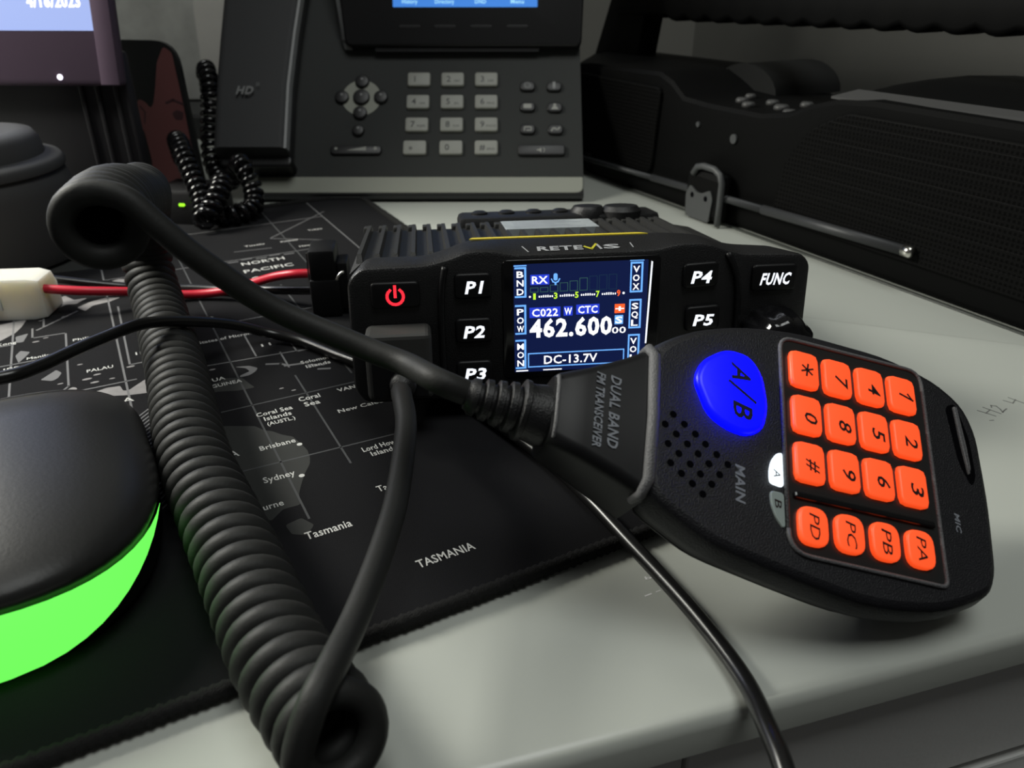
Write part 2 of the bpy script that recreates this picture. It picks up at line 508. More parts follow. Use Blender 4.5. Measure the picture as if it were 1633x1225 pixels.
for p in ([(-76, 129), (-72, 127.2), (-71, 126)], [(-71, 125), (-66.5, 124.2)], [(-64, 122), (-60, 120)], [(-62, 117.5), (-59, 116.3)]):
    b.stroke(p, 1.0, 'map_line', ZP, 0.03)
land([(-127.3, 134.8), (-123.6, 136.1), (-119.7, 135.5), (-119.2, 131.7), (-117.6, 131.2), (-112.5, 136.4), (-107, 134), (-104, 128), (-112.4, 126.6), (-117.6, 127.7), (-123, 129.9)], 'land')
land([(-134.3, 140.4), (-132.8, 141.8), (-131.5, 140.4), (-131.9, 138.4), (-131, 136.5), (-133.1, 135.4), (-133.8, 136.5)], 'land')
land([(-141.5, 151.8), (-139.2, 154.5), (-136.9, 157.3), (-135.4, 154.2), (-136.5, 150.7), (-138.2, 149.3)], 'map_line')
land([(-148.7, 175.4), (-147.2, 179.1), (-144.3, 176.5), (-145.7, 173), (-147.7, 168.9)], 'map_line')
land([(-138.4, 225.7), (-132.1, 228.3), (-129.2, 221.8), (-124.6, 221.7), (-127, 219), (-128.7, 216.9), (-132, 218), (-134.9, 215.6)], 'land')
land([(-128.5, 212.7), (-123.8, 216.6), (-118, 218.8), (-113.1, 216.1), (-116.9, 213.4), (-123, 212.1), (-126, 207.5)], 'land')
land([(-148.9, 192.9), (-144.9, 194.2), (-146.4, 186.8), (-148.5, 187.1)], 'map_line')
land([(-175, 214), (-160, 214), (-153.8, 207.6), (-148.4, 208.8), (-145.5, 208.3), (-147, 202), (-148.9, 196.9), (-153.4, 191.6), (-163, 184), (-178, 186)], 'land')
land([(-137, 232), (-130, 236), (-121, 233.5), (-112, 239), (-106, 236), (-112, 231), (-124, 229)], 'land')
land([(-150, 262), (-120, 258), (-96, 262), (-90, 280), (-110, 300), (-150, 310)], 'land_dark')
land([(-168, 152), (-160, 158), (-155, 150), (-152, 140), (-160, 132), (-170, 138)], 'land')
for x, y, r_ in ((-128.5, 145.5, 1.0), (-126.5, 142, 0.9), (-121.5, 142.2, 0.6), (-115.5, 148.5, 0.9), (-136, 146, .6), (-130, 158, .6), (-141, 205, .5), (-125.5, 147.5, .8), (-133, 205, .8), (-142.6, 185, .8), (-139.5, 187, .6), (-76, 110, .5), (-73, 107, .5), (-92.5, 133.5, .7)):
    b.prism(circle(x, y, r_ * 1.5, 7, r_ * 0.7), ZP, ZP + 0.03, 'land')
for x, y in ((-79.7, 75.3), (-83.2, 60.2), (-96.9, 48.2)):
    b.prism(circle(x, y, 0.75, 12), ZP + .03, ZP + 0.07, 'map_text')
# hatched sea east of the mouse
for k in range(25):
    y = 62 + k * 2.1
    b.stroke([(-124, y - 8), (-113.2, y + 4)], 0.5, 'map_line', ZP, 0.02)
b.build('map_land', dm)
b = B()
BR = [((-148.7, 330), (-150, 142)), ((-117, 330), (-118, 110)), ((-139.8, 227), (-140, 198)), ((-143.6, 198), (-143.6, 189)), ((-143.6, 189), (-133.2, 188.3)), ((-133.2, 188.3), (-133.8, 143)), ((-133.8, 143), (-140, 134)),
      ((-114.7, 206), (-115.6, 150)), ((-115.6, 150), (-106, 150)), ((-158, 168.5), (-138, 168.5)), ((-180, 186), (-149, 186)), ((-150, 138), (-115, 138))]
DM = [((-86, 330), (-86.4, 42)), ((-70, 136), (-70.2, 123.5)), ((-70, 116.5), (-70.3, 60)), ((-97, 137.4), (-59, 134)), ((-95, 103.5), (-50, 103.4)), ((-97, 69.5), (-50, 67.8)), ((-65, 145.8), (-64.8, 133.8)), ((-64.8, 133.8), (-57, 134.2)),
      ((-77.7, 156), (-77.8, 137)), ((-86.4, 170), (-43, 170)), ((-117, 240), (-30, 240)), ((-36, 330), (-38.3, 90)), ((-54, 200), (-53.6, 110)), ((-43, 264.8), (-6.9, 298.4)), ((-43, 264.8), (-21.9, 250.8)), ((-21.9, 250.8), (-22.4, 223.3)), ((-130, 290), (-10, 290)), ((-10, 320), (-10, 200)), ((-62, 252), (-46, 250))]
for p, q_ in BR: b.stroke([p, q_], 0.65, 'map_line', ZP + .02, 0.02)
for p, q_ in DM: b.stroke([p, q_], 0.55, 'map_line_dim' if q_[1] < 120 else 'map_line', ZP + .02, 0.02)
for k in range(7):
    b.stroke([(-80 + k * 6.2, 237.6 + (k % 2) * 1.4), (-76.2 + k * 6.2, 237.6 + (k % 2) * 1.4)], 0.9, 'map_line', ZP + .04, 0.02)
    b.stroke([(-142 + k * 2.0, 196 + k * 1.9), (-140.8 + k * 2.0, 197.1 + k * 1.9)], 0.9, 'map_line', ZP + .04, 0.02)
b.build('map_lines', dm)
b = B()
TXT = [('NORTH', -53.6, 231.2, 4.0, 18.6), ('PACIFIC', -53.5, 221, 4.0, 21), ('OCEAN', -53.5, 210.6, 4.0, 19),
       ('Philippine', -125.3, 179.2, 2.1, 11.8), ('Sea', -116, 178.6, 2.1, 4.2), ('PALAU', -124.4, 150.5, 2.2, 7.8), ('Manila', -141.9, 170.2, 2.0, 6.8),
       ('PHILIPPINES', -149.6, 163.4, 3.0, 20), ('10', -86, 176.8, 2.2, 3.4), ('11', -72.8, 143.4, 2.2, 3.2), ('Federated States of Micronesia', -88, 155.8, 2.3, 34),
       ('PAPUA', -94.4, 124.6, 2.4, 8.8), ('NEW GUINEA', -93.5, 120.3, 2.3, 15.5), ('Solomon', -61.1, 123.7, 2.2, 9.9), ('Islands', -61.3, 120.0, 2.2, 8.0),
       ('Coral', -70.1, 99.0, 2.7, 6.4), ('Sea', -70.3, 95.2, 2.7, 4.6), ('Coral Sea', -81.4, 95.7, 2.4, 10.4), ('Islands', -81.2, 92.5, 2.4, 7.8), ('(AUSTL.)', -81, 89.4, 2.0, 7.9),
       ('Brisbane', -85, 77.1, 2.4, 9.6), ('Sydney', -88.4, 61.4, 2.7, 8.0), ('Melbourne', -96, 50.1, 2.5, 11.6), ('Tasmania', -83.6, 34.4, 2.9, 10.8), ('TASMANIA', -63.4, 13.4, 2.7, 13.7),
       ('Tasman', -64.3, 44.2, 2.6, 8.0), ('Sea', -63.6, 39.8, 2.6, 3.4), ('New Caledonia', -55.5, 86.8, 2.1, 19), ('Lord Howe', -60.4, 63.3, 2.4, 10.4), ('Island', -61.2, 60.3, 2.3, 6.0), ('VANUATU', -54.5, 99.4, 2.2, 13.5),
       ('I', -123.0, 122.5, 2.6, .6), ('A', -118.4, 123.4, 3.0, 3.2), ('Alice Springs', -124, 85, 2.6, 19.5), ('R', -117, 77.4, 3.4, 2.6), ('A', -96.4, 77.5, 3.2, 2.4), ('Hong Kong', -155, 186.8, 2.3, 13), ('Tuvalu', -52, 257, 2, 9), ('Kiribati', -36, 256, 2, 8), ('1b', -111.6, 157, 2.2, 3), ('12', -57, 152, 2.2, 3.2), ('Tokyo', -20, 268, 2, 7), ('Hawaii', -30, 245, 2, 8)]
for t_, x, y, h_, w_ in TXT:
    b.text(t_, x, y - 0.1, h_, 'map_text', width=w_, bold=0.012, z=ZP + 0.05, thick=0.02)
b.build('map_lettering', dm)

# ------------------------------------------------------------------ mobile radio
radio = thing('mobile_radio', 'black two-way mobile radio with blue lit screen and finned heat sink', 'radio', matrix=(Matrix.Translation(Vector((16, 197, 6)) * MM) @ Matrix.Rotation(R(6.5), 4, 'Z') @ Matrix.Rotation(R(-8), 4, 'X')))
def fr_ring(top, y, ins=0.0):
    return [(x, y, z) for x, z in inset_poly(top, ins)]
front = [(-57, 3), (64, 3), (69, 7), (69, 38), (66, 41), (49, 41.6), (43.5, 43.2), (38.5, 45), (30, 45), (24, 43.6), (-15, 43.6), (-20.5, 45), (-27, 45), (-33, 42.9), (-39, 41.6), (-56, 41.4), (-59.5, 38), (-60, 7)]
back = [(-56, 6), (62, 6), (66, 9), (66.5, 38), (63, 41.2), (50, 42.2), (44.5, 43.4), (38.5, 45.6), (30, 46.2), (24, 46.2), (-15, 46.2), (-20.5, 46.2), (-27, 45.8), (-33, 43.6), (-39, 42), (-55, 42), (-58.5, 38), (-59, 9)]
fR = round_poly(front, 2.2, 3); bR = round_poly(back, 2.2, 3)
b = B()
b.loft([fr_ring(fR, 0.9, 1.6), fr_ring(fR, 0.25, 0.9), fr_ring(fR, 0.0, 1.9)][:0] + [fr_ring(fR, 0.0, 1.4), fr_ring(fR, 0.35, 0.5), fr_ring(fR, 1.2, 0.0), fr_ring(bR, 9.0, 0.0), fr_ring(bR, 13.0, 0.3), fr_ring(bR, 16, 1.5)], 'abs')
b.build('front_panel', radio, flat_angle=35)
b = B()   # raised ribs that divide the button columns from the outer keys
for pts in ([(-33.5, 41, -0.2), (-34.5, 36, -0.7), (-35, 28, -0.8), (-35, 8, -0.8)], [(44.5, 42.0, -0.2), (47.2, 36, -0.7), (48.2, 28, -0.8), (48.2, 8, -0.8)]):
    b = B(); b.tube([(p[0], p[2], p[1]) for p in spline(pts, 5)], 0.9, 'abs_smooth', 8); b.build('panel_rib', radio)
pass
b = B()   # heat sink: slab with a sloping right shoulder, fins running front to back
prof = [(-60, 11), (60, 11), (64, 15), (64, 33), (58, 37.5), (46, 39.6), (-57, 39.6), (-60, 37)]
b.loft([[(x, 14, z) for x, z in prof], [(x, 74, z) for x, z in prof]], 'alloy')
for k in range(21):
    x = -57.2 + k * 5.1
    y0 = 17 if x < -36 else (15.5 if x < 26 else 18)
    pf = [(x - 0.95, 39.4), (x + 0.95, 39.4), (x + 0.6, 41.9), (x - 0.6, 41.9)]
    b.loft([[(p[0], y0 + (1.5 if p[1] > 40 else 0), p[1]) for p in pf], [(p[0], 72, p[1]) for p in pf]], 'alloy')
    b.box((x - 2.2, 71, 38), (x + 0.7, 76, 41.2), 'alloy', 0.4)
b.build('heat_sink', radio, flat_angle=40)
b = B()
b.box((-26, 76, 30), (48, 92, 43.0), 'abs', 2.0)
for x, r_ in ((-18, 3), (-8, 3), (2, 3), (12, 3)):
    b.lathe([(r_, 0), (r_, 1.4), (r_ * .6, 2.0)], 'abs', 12, Matrix.Translation((x, 84, 42.2)))
for x, y, r_ in ((22, 82, 6.5), (34, 80, 7.5)):
    b.lathe([(r_, 0), (r_, 3.5), (r_ * .8, 5.2), (0.3, 5.5)], 'abs', 18, Matrix.Translation((x, y, 40)))
b.build('rear_fan_cover', radio, flat_angle=40)
b = B(); b.box((-11.5, 52.5, 39.6), (20, 70.5, 42.15), 'sticker', 0.15)
for k in range(5): b.box((-8, 55 + k * 2.9, 42.15), (16 - (k % 3) * 5, 56 + k * 2.9, 42.18), 'grey_ink')
b.build('spec_label', radio)
b = B()
b.prism([(-26.2, 10.2), (24.5, 10.2), (22.2, 12.2), (-25.2, 12.2)], 46.05, 46.4, 'yellow'); b.build('accent_strip', radio)
b = B()   # brand lettering on the sloping brow above the screen
a_ = math.atan2(2.6, 8.0)
brow = Matrix.Translation((3.7, 3.05, 44.30)) @ Matrix.Rotation(a_, 4, 'X')
b.text('RETE', -11.9, -1.15, 2.4, 'silver_ink', width=12.6, bold=0.03, mx=brow, align='l', thick=0.06)
b.stroke([(1.3, 0.4), (3.0, -1.0), (4.6, 1.6)], 0.65, 'yellow_ink', mx=brow)
b.stroke([(4.9, 1.2), (5.6, -1.0)], 0.65, 'silver_ink', mx=brow)
b.text('S', 6.4, -1.15, 2.4, 'silver_ink', width=4.6, bold=0.03, mx=brow, align='l', thick=0.06)
b.stroke([(-15.8, 1.6), (-14.5, -1.4)], 0.3, 'silver_ink', mx=brow); b.stroke([(14.3, 1.6), (14.6, -0.8)], 0.3, 'silver_ink', mx=brow)
b.build('brand_lettering', radio)
b = B()
def scr(poly, z, m, t=0.03): b.prism(poly, z, z + t, m, mx=FACE)
b.prism(rrect(-18.3, 8.6, 25.6, 42.2, 1.5), 0.0, 0.5, 'gloss', bev=0.3, mx=FACE)
screen = b.build('screen', radio, flat_angle=40)
b = B(); scr(rrect(-15.2, 10.4, 22.0, 41.0, 0.3), 0.5, 'lcd', 0.05); b.build('lit_display', screen)
b = B()
Z0 = 0.56
def label_col(x0, x1, z0, z1, word, right):
    # lit tab with a pale rim and stacked white letters
    scr(rrect(x0, z0, x1, z1, 0.1), Z0, 'lcd_sky')
    scr(rrect(x0 + (0.45 if right else 0.0), z0 + 0.5, x1 - 0.55, z1 - 0.5, 0.1), Z0 + .03, 'lcd')
    n = len(word); st = (z1 - z0 - 1.2) / n
    for k, ch in enumerate(word):
        b.text(ch, (x0 + x1) / 2 - 0.1, z1 - 0.7 - st * (k + 1) + 0.28, st - 0.62, 'lcd_white', width=min(1.9, 2.2) if ch != 'I' else .6, bold=0.02, z=Z0 + .07, thick=.03, mx=FACE)
label_col(-14.9, -11.7, 31.8, 40.2, 'BND', False)
label_col(-14.9, -11.8, 21.4, 29.8, 'POW', False)
label_col(-14.9, -11.9, 11.4, 19.9, 'MON', False)
label_col(17.0, 20.6, 32.0, 40.5, 'VOX', True)
label_col(17.0, 20.5, 21.7, 30.1, 'SQL', True)
label_col(17.0, 20.4, 11.5, 20.0, 'VOL', True)
scr(rrect(-15.1, 40.4, -11.6, 40.75, .05), Z0, 'lcd_sky'); scr(rrect(16.8, 40.75, 20.8, 41.0, .05), Z0, 'lcd_sky')
def chip(x0, z0, x1, z1, word, m='lcd_blue', tm='lcd_white', h=None, bold=0.02):
    scr(rrect(x0, z0, x1, z1, 0.1), Z0, m)
    b.text(word, (x0 + x1) / 2, z0 + (z1 - z0 - (h or (z1 - z0) * .74)) / 2, h or (z1 - z0) * .74, tm, width=(x1 - x0) * .84, bold=bold, z=Z0 + .05, thick=.03, mx=FACE)
chip(-10.6, 35.2, -5.4, 38.0, 'RX')
chip(-10.9, 26.0, -2.3, 28.9, 'C022'); chip(-1.4, 26.2, 1.1, 28.9, 'W'); chip(2.1, 26.4, 8.6, 29.2, 'CTC')
chip(12.9, 26.3, 15.8, 28.9, '+', 'lcd_orange', h=1.8); chip(13.0, 23.1, 15.4, 25.7, 'S', 'lcd_sky')
# microphone sign
scr(rrect(-4.25, 36.2, -3.15, 38.2, 0.5), Z0, 'lcd_sky'); b.stroke([(-4.8, 36.6), (-4.4, 35.9), (-3.7, 35.6), (-3.0, 35.9), (-2.6, 36.6)], 0.35, 'lcd_sky', Z0, .03, mx=FACE); b.stroke([(-3.7, 35.6), (-3.7, 35.2)], 0.5, 'lcd_sky', Z0, .03, mx=FACE)
for k in range(9):   # stepped signal bars
    x = -10.6 + k * 2.72; hgt = (1.2, 1.2, 1.8, 2.3, 2.7, 3.4, 3.8, 4.0, 4.1)[k]
    b.stroke([(x, 33.2), (x + 2.1, 33.2), (x + 2.1, 33.2 + hgt), (x, 33.2 + hgt)], 0.16, 'lcd_dim' if k < 6 else 'lcd_dark', Z0, .02, mx=FACE, closed=True)
for k, ch in enumerate('13579'):
    x = -9.5 + k * 5.85
    b.text(ch, x, 31.2, 1.7, 'lcd_green' if k < 4 else 'lcd_orange', width=1.0 if k else .7, bold=0.03, z=Z0, thick=.03, mx=FACE)
    if k < 4:
        for j in range(7): scr(rrect(x + 1.15 + j * .6, 31.65, x + 1.5 + j * .6, 32.15 if j not in (2, 3, 4) else 32.3, .05), Z0, 'lcd_white')
scr(circle(-10.75, 31.95, .3, 8), Z0, 'lcd_white'); scr(circle(15.3, 31.95, .35, 8), Z0, 'lcd_white')
b.text('462.600', 0.7, 20.5, 5.1, 'lcd_white', width=23.2, bold=0.035, z=Z0, thick=.03, mx=FACE)
b.text('00', 14.3, 20.5, 1.9, 'lcd_white', width=4.0, bold=0.01, z=Z0, thick=.03, mx=FACE)
b.stroke([(-11.3, 11.8), (15.9, 11.8), (15.9, 15.7), (-11.3, 15.7)], 0.32, 'lcd_sky', Z0, .03, mx=FACE, closed=True)
b.text('DC-13.7V', 0.7, 12.5, 2.5, 'lcd_white', width=15.2, bold=0.015, z=Z0, thick=.03, mx=FACE)
scr(rrect(-14.8, 10.6, -11.4, 10.95, .1), Z0, 'lcd_white'); b.stroke([(-7, 10.75), (-2, 10.75)], .3, 'lcd_white', Z0, .03, mx=FACE)
b.build('display_readout', screen)
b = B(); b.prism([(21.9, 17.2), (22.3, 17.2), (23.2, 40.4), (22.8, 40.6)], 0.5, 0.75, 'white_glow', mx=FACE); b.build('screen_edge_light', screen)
def button(x, z, w, h, legend, lw, lh, m='white_glow', shear=0.22, skew=0.0):
    bb = B()
    pl = round_poly([(x - w / 2, z - h / 2), (x + w / 2, z - h / 2 - skew), (x + w / 2, z + h / 2 - skew), (x - w / 2, z + h / 2)], 1.4, 4)
    bb.prism(pl, -0.3, 1.1, 'abs_smooth', bev=0.7, mx=FACE)
    o = bb.build('button', radio, flat_angle=50)
    l = B()
    if legend:
        l.text(legend, x, z - lh / 2 - 0.2, lh, m, width=lw, shear=shear, bold=0.03, z=1.1, thick=.05, mx=FACE)
        l.build('button_legend', o)
    else:
        l.stroke([(x + 2.15 * math.cos(a), z - 0.3 + 2.15 * math.sin(a)) for a in [R(128 + k * 284 / 14) for k in range(15)]], 0.75, m, 1.1, .05, mx=FACE)
        l.stroke([(x, z + 2.4), (x, z - 0.3)], 0.8, m, 1.1, .05, mx=FACE)
        l.build('power_symbol', o)
    return o
button(-26.2, 35.6, 10, 7.0, 'P1', 4.5, 3.4); button(-26.4, 23.2, 10, 7.0, 'P2', 5.7, 3.4); button(-26.5, 11.0, 10, 7.0, 'P3', 5.7, 3.4)
button(36.9, 35.9, 10, 7.0, 'P4', 5.6, 3.4, skew=-0.5); button(38.2, 23.6, 10, 7.0, 'P5', 5.6, 3.2, skew=-0.5); button(38.6, 11.2, 10, 7.0, 'P6', 5.6, 3.2, skew=-0.5)
button(58.2, 34.6, 13, 7.6, 'FUNC', 8.4, 3.3); button(-47.0, 34.0, 13, 7.2, None, 0, 0, 'red_glow')
b = B()
km = Matrix.Translation((58.5, 0, 17.0)) @ Matrix.Rotation(R(90), 4, 'X')
ring = []
for r_, z_ in ((9.6, 0), (9.7, 2), (9.3, 6), (8.8, 9.6), (8.2, 11.6), (7.2, 12.8), (5.5, 13.2)):
    ring.append([(r_ * (1 + .03 * math.cos(12 * 2 * math.pi * k / 96)) * math.cos(2 * math.pi * k / 96), r_ * (1 + .03 * math.cos(12 * 2 * math.pi * k / 96)) * math.sin(2 * math.pi * k / 96), z_) for k in range(96)])
b.loft(ring, 'gloss', km, smooth=True)
b.build('knob', radio, flat_angle=50)
for x, z in ((-58.2, 36.5),):
    b = B()
    for k in range(2): b.tube([(x - 1.6 + 2.4 * math.cos(a), 1.6 + 1.1 * k, z + 2.6 * math.sin(a) + 1.2) for a in [R(100 + j * 10) for j in range(8)]], 0.35, 'metal', 6)
    b.build('corner_screw', radio)
b = B()
for x in (-52, 54): b.box((x - 6, 40, -1.0), (x + 6, 70, 11.2), 'abs', 0.6)
b.box((-52, 48, 6), (54, 62, 11.2), 'abs', 0.5)
b.build('mounting_bracket', radio)

# ------------------------------------------------------------------ hand microphone
ux, vx, nx = Vector((.9557, .0624, -.2875)), Vector((.1168, .8165, .5655)), Vector((.27, -.574, .773))
nx = ux.cross(vx).normalized(); vx = nx.cross(ux).normalized()
mm = Matrix(((ux.x, vx.x, nx.x, .0593), (ux.y, vx.y, nx.y, .143), (ux.z, vx.z, nx.z, .0437), (0, 0, 0, 1)))
mm_mm = mm.copy(); mm_mm.translation = mm.translation * 1000
mic = thing('hand_microphone', 'black hand microphone with orange lit keypad and round blue button', 'microphone', matrix=mm)
head = [(-33.2, -33.5), (-20, -40.5), (-2, -44), (12, -46.2), (28, -44.6), (40, -39), (42.3, -34), (43.3, -20), (43, -4), (40.5, 2.6), (34, 7.2), (22, 10.3), (0, 10.6), (-14, 8.2), (-25, 4.0), (-33.2, -2.4)]
hp = round_poly(head, [4, 4, 6, 6, 6, 5, 4, 5, 5, 4, 6, 6, 6, 6, 4, 4], 3)
def layer(ins, z, sx=0.0, sy=0.0): return [(x + sx, y + sy, z) for x, y in inset_poly(hp, ins)]
b = B()
b.loft([layer(2.2, 0.0), layer(1.3, -0.3), layer(0.6, -1.0), layer(0.15, -2.4), layer(-0.5, -4.4), layer(-0.4, -6.4), layer(0.4, -7.0), layer(1.2, -7.2)], 'abs_mic')
fs = b.build('front_shell', mic, flat_angle=60)
cap = max(fs.data.polygons, key=lambda p: (len(p.vertices), p.center.z))
cap.use_smooth = False
ce = {tuple(sorted(k)) for k in cap.edge_keys}
sh = fs.data.attributes.get('sharp_edge') or fs.data.attributes.new('sharp_edge', 'BOOLEAN', 'EDGE')
for e in fs.data.edges:
    if tuple(sorted(e.vertices)) in ce: sh.data[e.index].value = True
b = B()
b.loft([layer(0.9, -6.9), layer(0.6, -9.2), layer(1.0, -9.6), layer(0.7, -9.9), layer(1.6, -12), layer(4.2, -14.5), layer(8, -18), layer(13, -19.5)], 'abs_grey')
b.build('rear_shell', mic, flat_angle=60)
b = B()   # neck that narrows to the cord
def neck_ring(x, yc, hw, zt, zb, r=2.5):
    return [(x, y, z) for y, z in rrect(yc - hw, zb, yc + hw, zt, r, 4)]
b.loft([neck_ring(-32.6, -18.0, 15.8, -0.4, -17), neck_ring(-38, -18.5, 12.8, -0.6, -16.5), neck_ring(-45, -19.0, 9.6, -0.9, -15), neck_ring(-50.4, -19.4, 7.6, -1.1, -13.5), neck_ring(-51.4, -19.4, 6.9, -1.7, -13)], 'abs_smooth')
b.build('neck', mic, flat_angle=40)
b = B()
b.tube([(-33.4, -2.6, -4), (-33.2, -3.0, -1.0), (-32.6, -5.0, 0.35), (-32.4, -18, 0.45), (-32.8, -30.5, 0.35), (-33.6, -33.2, -1.2), (-34.4, -33.6, -4)], [.8, 1.1, 1.15, 1.15, 1.15, 1.0, .7], 'edge_grey', 10)
b.build('neck_ridge', mic)
b = B()
b.tube([(-50.6, -12.6, -4), (-50.8, -13.3, -1.4), (-50.8, -15.2, -0.75), (-50.7, -23, -0.75), (-50.6, -25.3, -1.6), (-50.6, -26.2, -5)], 0.42, 'edge_grey', 8); b.build('neck_rim', mic)
b = B()   # ribbed cord boot
sm = Matrix.Translation((-51, -19.4, -7.2)) @ Matrix.Rotation(R(177), 4, 'Z') @ Matrix.Rotation(R(90), 4, 'Y')
pr = [(5.9, -0.5), (5.9, 1.5), (5.5, 3.2), (5.5, 4.2), (5.9, 4.4), (5.9, 5.3), (5.4, 5.5)]
z_ = 5.6
for k in range(4):
    r1 = 4.9 - k * 0.42
    pr += [(r1 - 0.75, z_ + 0.25), (r1 - 0.75, z_ + 0.8), (r1, z_ + 1.0), (r1 - 0.1, z_ + 2.1)]
    z_ += 2.35
pr += [(3.0, z_ + .2), (2.7, z_ + .8)]
b.lathe(pr, 'abs', 28, sm); b.build('cord_boot', mic, flat_angle=50)
def mtext(bb, body, x, y, h, m, width, z, **k):   # reads down the picture: words run to -y, tops to +x
    bb.text(body, x, y, h, m, width=width, rot=R(-90), z=z, **k)
for t_, x, y, h_, w_, z_, th in (('DUAL BAND', -40.8, -18.3, 2.1, 14.6, -.5, .1), ('FM TRANSCEIVER', -43.6, -18.5, 1.7, 15.2, -.6, .1), ('MAIN', -15.3, -27.2, 2.0, 7.2, 0, .05), ('MIC', 33.0, -25.4, 1.2, 3.8, 0, .05)):
    b = B(); mtext(b, t_, x, y, h_, 'grey_ink', w_, z_, thick=th, shear=.2, bold=.02); b.build('lettering', mic)
b = B()   # sound holes in a diamond
for x, y in ((-28.2, -16.4), (-29.8, -18.8), (-25.9, -17.9), (-27.5, -20.3), (-23.6, -19.4), (-29.1, -22.6), (-25.2, -21.8), (-21.5, -21.0), (-26.9, -24.1), (-23.0, -23.3), (-19.2, -22.6), (-28.5, -26.3), (-24.6, -25.7), (-20.8, -24.8), (-16.9, -24.1), (-26.3, -27.9), (-22.5, -27.2), (-18.6, -26.5), (-24.1, -29.4), (-20.2, -28.7), (-22.0, -31.0)):
    b.prism(circle(x, y, 0.72, 14), 0.0, 0.03, 'hole')
b.build('sound_holes', mic)
# lit round button
blu = [(-24.4, -8), (-22.6, -3.4), (-17.5, 0.5), (-12.2, 0.2), (-9.4, -3.6), (-8.4, -10.5), (-9.6, -15.6), (-13.2, -17.6), (-17.5, -17.0), (-21.4, -14.8)]
b = B(); b.prism(round_poly(blu, 4, 5), -0.1, 1.3, 'blue_glow', bev=1.1)
bt = b.build('round_button', mic, flat_angle=60)
b = B(); mtext(b, 'A', -16.5, -4.4, 4.2, 'blue_ink', 4.0, 1.32, shear=.3, thick=.06, bold=.03); mtext(b, 'B', -16.3, -12.6, 4.2, 'blue_ink', 3.4, 1.32, shear=.25, thick=.06, bold=.03); b.stroke([(-17.0, -7.0), (-11.6, -10.4)], .7, 'blue_ink', 1.32, .06); b.build('button_legend', bt)
# keypad window
bez = round_poly([(-4.9, -38.6), (28.8, -39.2), (29.0, 7.3), (-4.9, 7.0)], [4.5, 1.5, 3.5, 3], 5)
b = B(); b.prism(bez, 0.0, 0.25, 'plate')
kp = b.build('keypad_plate', mic)
b = B(); b.tube([(x, y, 0.3) for x, y in bez + bez[:1]], 0.45, 'edge_grey', 8); b.build('keypad_rim', kp)
b = B(); b.box((-3.6, -28.0, 0.2), (27.4, -26.6, 1.1), 'gloss', 0.4); b.build('divider_bar', kp)
kt = [['*', '7', '4', '1'], ['0', '8', '5', '2'], ['#', '9', '6', '3'], ['PD', 'PC', 'PB', 'PA']]
for r_ in range(4):
    for c_ in range(4):
        x = c_ * 7.7 + (0.0); y = -r_ * 10.2 - (2.4 if r_ == 3 else 0)
        hw, hh = (3.1, 3.75) if r_ == 3 else (3.25, 4.15)
        p = round_poly([(x - hw, y - hh), (x + hw, y - hh), (x + hw, y + hh), (x - hw, y + hh)], 2.6 if r_ == 3 else 1.5, 5 if r_ == 3 else 2)
        b = B(); b.prism(p, 0.2, 1.35, 'key_glow', bev=0.5)
        k_ = b.build('key', mic, flat_angle=50)
        b = B(); ch = kt[r_][c_]
        if r_ == 3: mtext(b, ch, x - 1.0, y, 2.2, 'key_ink', 4.8, 1.36, shear=0.25, thick=.03)
        elif ch == '*':
            for a in range(3): b.stroke([(x + .5 - 1.3 * math.cos(R(60 * a + 20)), y - 1.3 * math.sin(R(60 * a + 20))), (x + .5 + 1.3 * math.cos(R(60 * a + 20)), y + 1.3 * math.sin(R(60 * a + 20)))], .4, 'key_ink', 1.36, .03)
        else: (b.stroke([(x - .7, y), (x + 2.2, y - .9)], .45, 'key_ink', 1.36, .03), b.stroke([(x + 2.1, y - .85), (x + 1.2, y + .3)], .4, 'key_ink', 1.36, .03)) if ch == '1' else mtext(b, ch, x - 0.7, y - 0.4, 2.9, 'key_ink', 2.3, 1.36, shear=0.25, bold=0.01, thick=.03)
        b.build('key_legend', k_)
for nm, y0, y1, m_ in (('A', -26.4, -19.3, 'mic_white'), ('B', -34.6, -27.5, 'mic_pale')):
    p = [(-5.5, y0), (-5.5, y1), (-6.6, y1 - .3), (-7.8, y1 - 1.9), (-8.4, y1 - 4), (-8.4, y0 + .4)] if nm == 'A' else [(-5.5, y1), (-8.4, y1), (-8.3, y1 - 2.6), (-7.4, y1 - 5), (-6.0, y0 + .3), (-5.5, y0 + .6)]
    b = B(); b.prism(round_poly(p, .8, 3), 0, 0.5, m_, bev=.2); o = b.build('indicator', mic)
    o['label'] = 'lit white indicator' if nm == 'A' else 'unlit grey indicator'
    b = B(); mtext(b, nm, -7.6, (y0 + y1) / 2 + (-1.0 if nm == 'A' else 1.2), 1.5, 'key_ink', 1.6, .52, shear=.2); b.build('indicator_letter', o)
b = B()   # grip slot on the end of the microphone
b.prism(round_poly([(34.6, 0.6), (37.4, 2.0), (39.6, -6), (39.8, -14.5), (38.4, -17), (36.0, -12)], 1.6, 4), 0.0, 0.04, 'hole')
b.prism(round_poly([(36.4, 0.9), (37.3, 0.9), (38.2, -8), (38.4, -13), (37.8, -14.5), (36.9, -7)], .4, 3), 0.04, 0.6, 'edge_grey', bev=.2)
b.build('slot', mic)

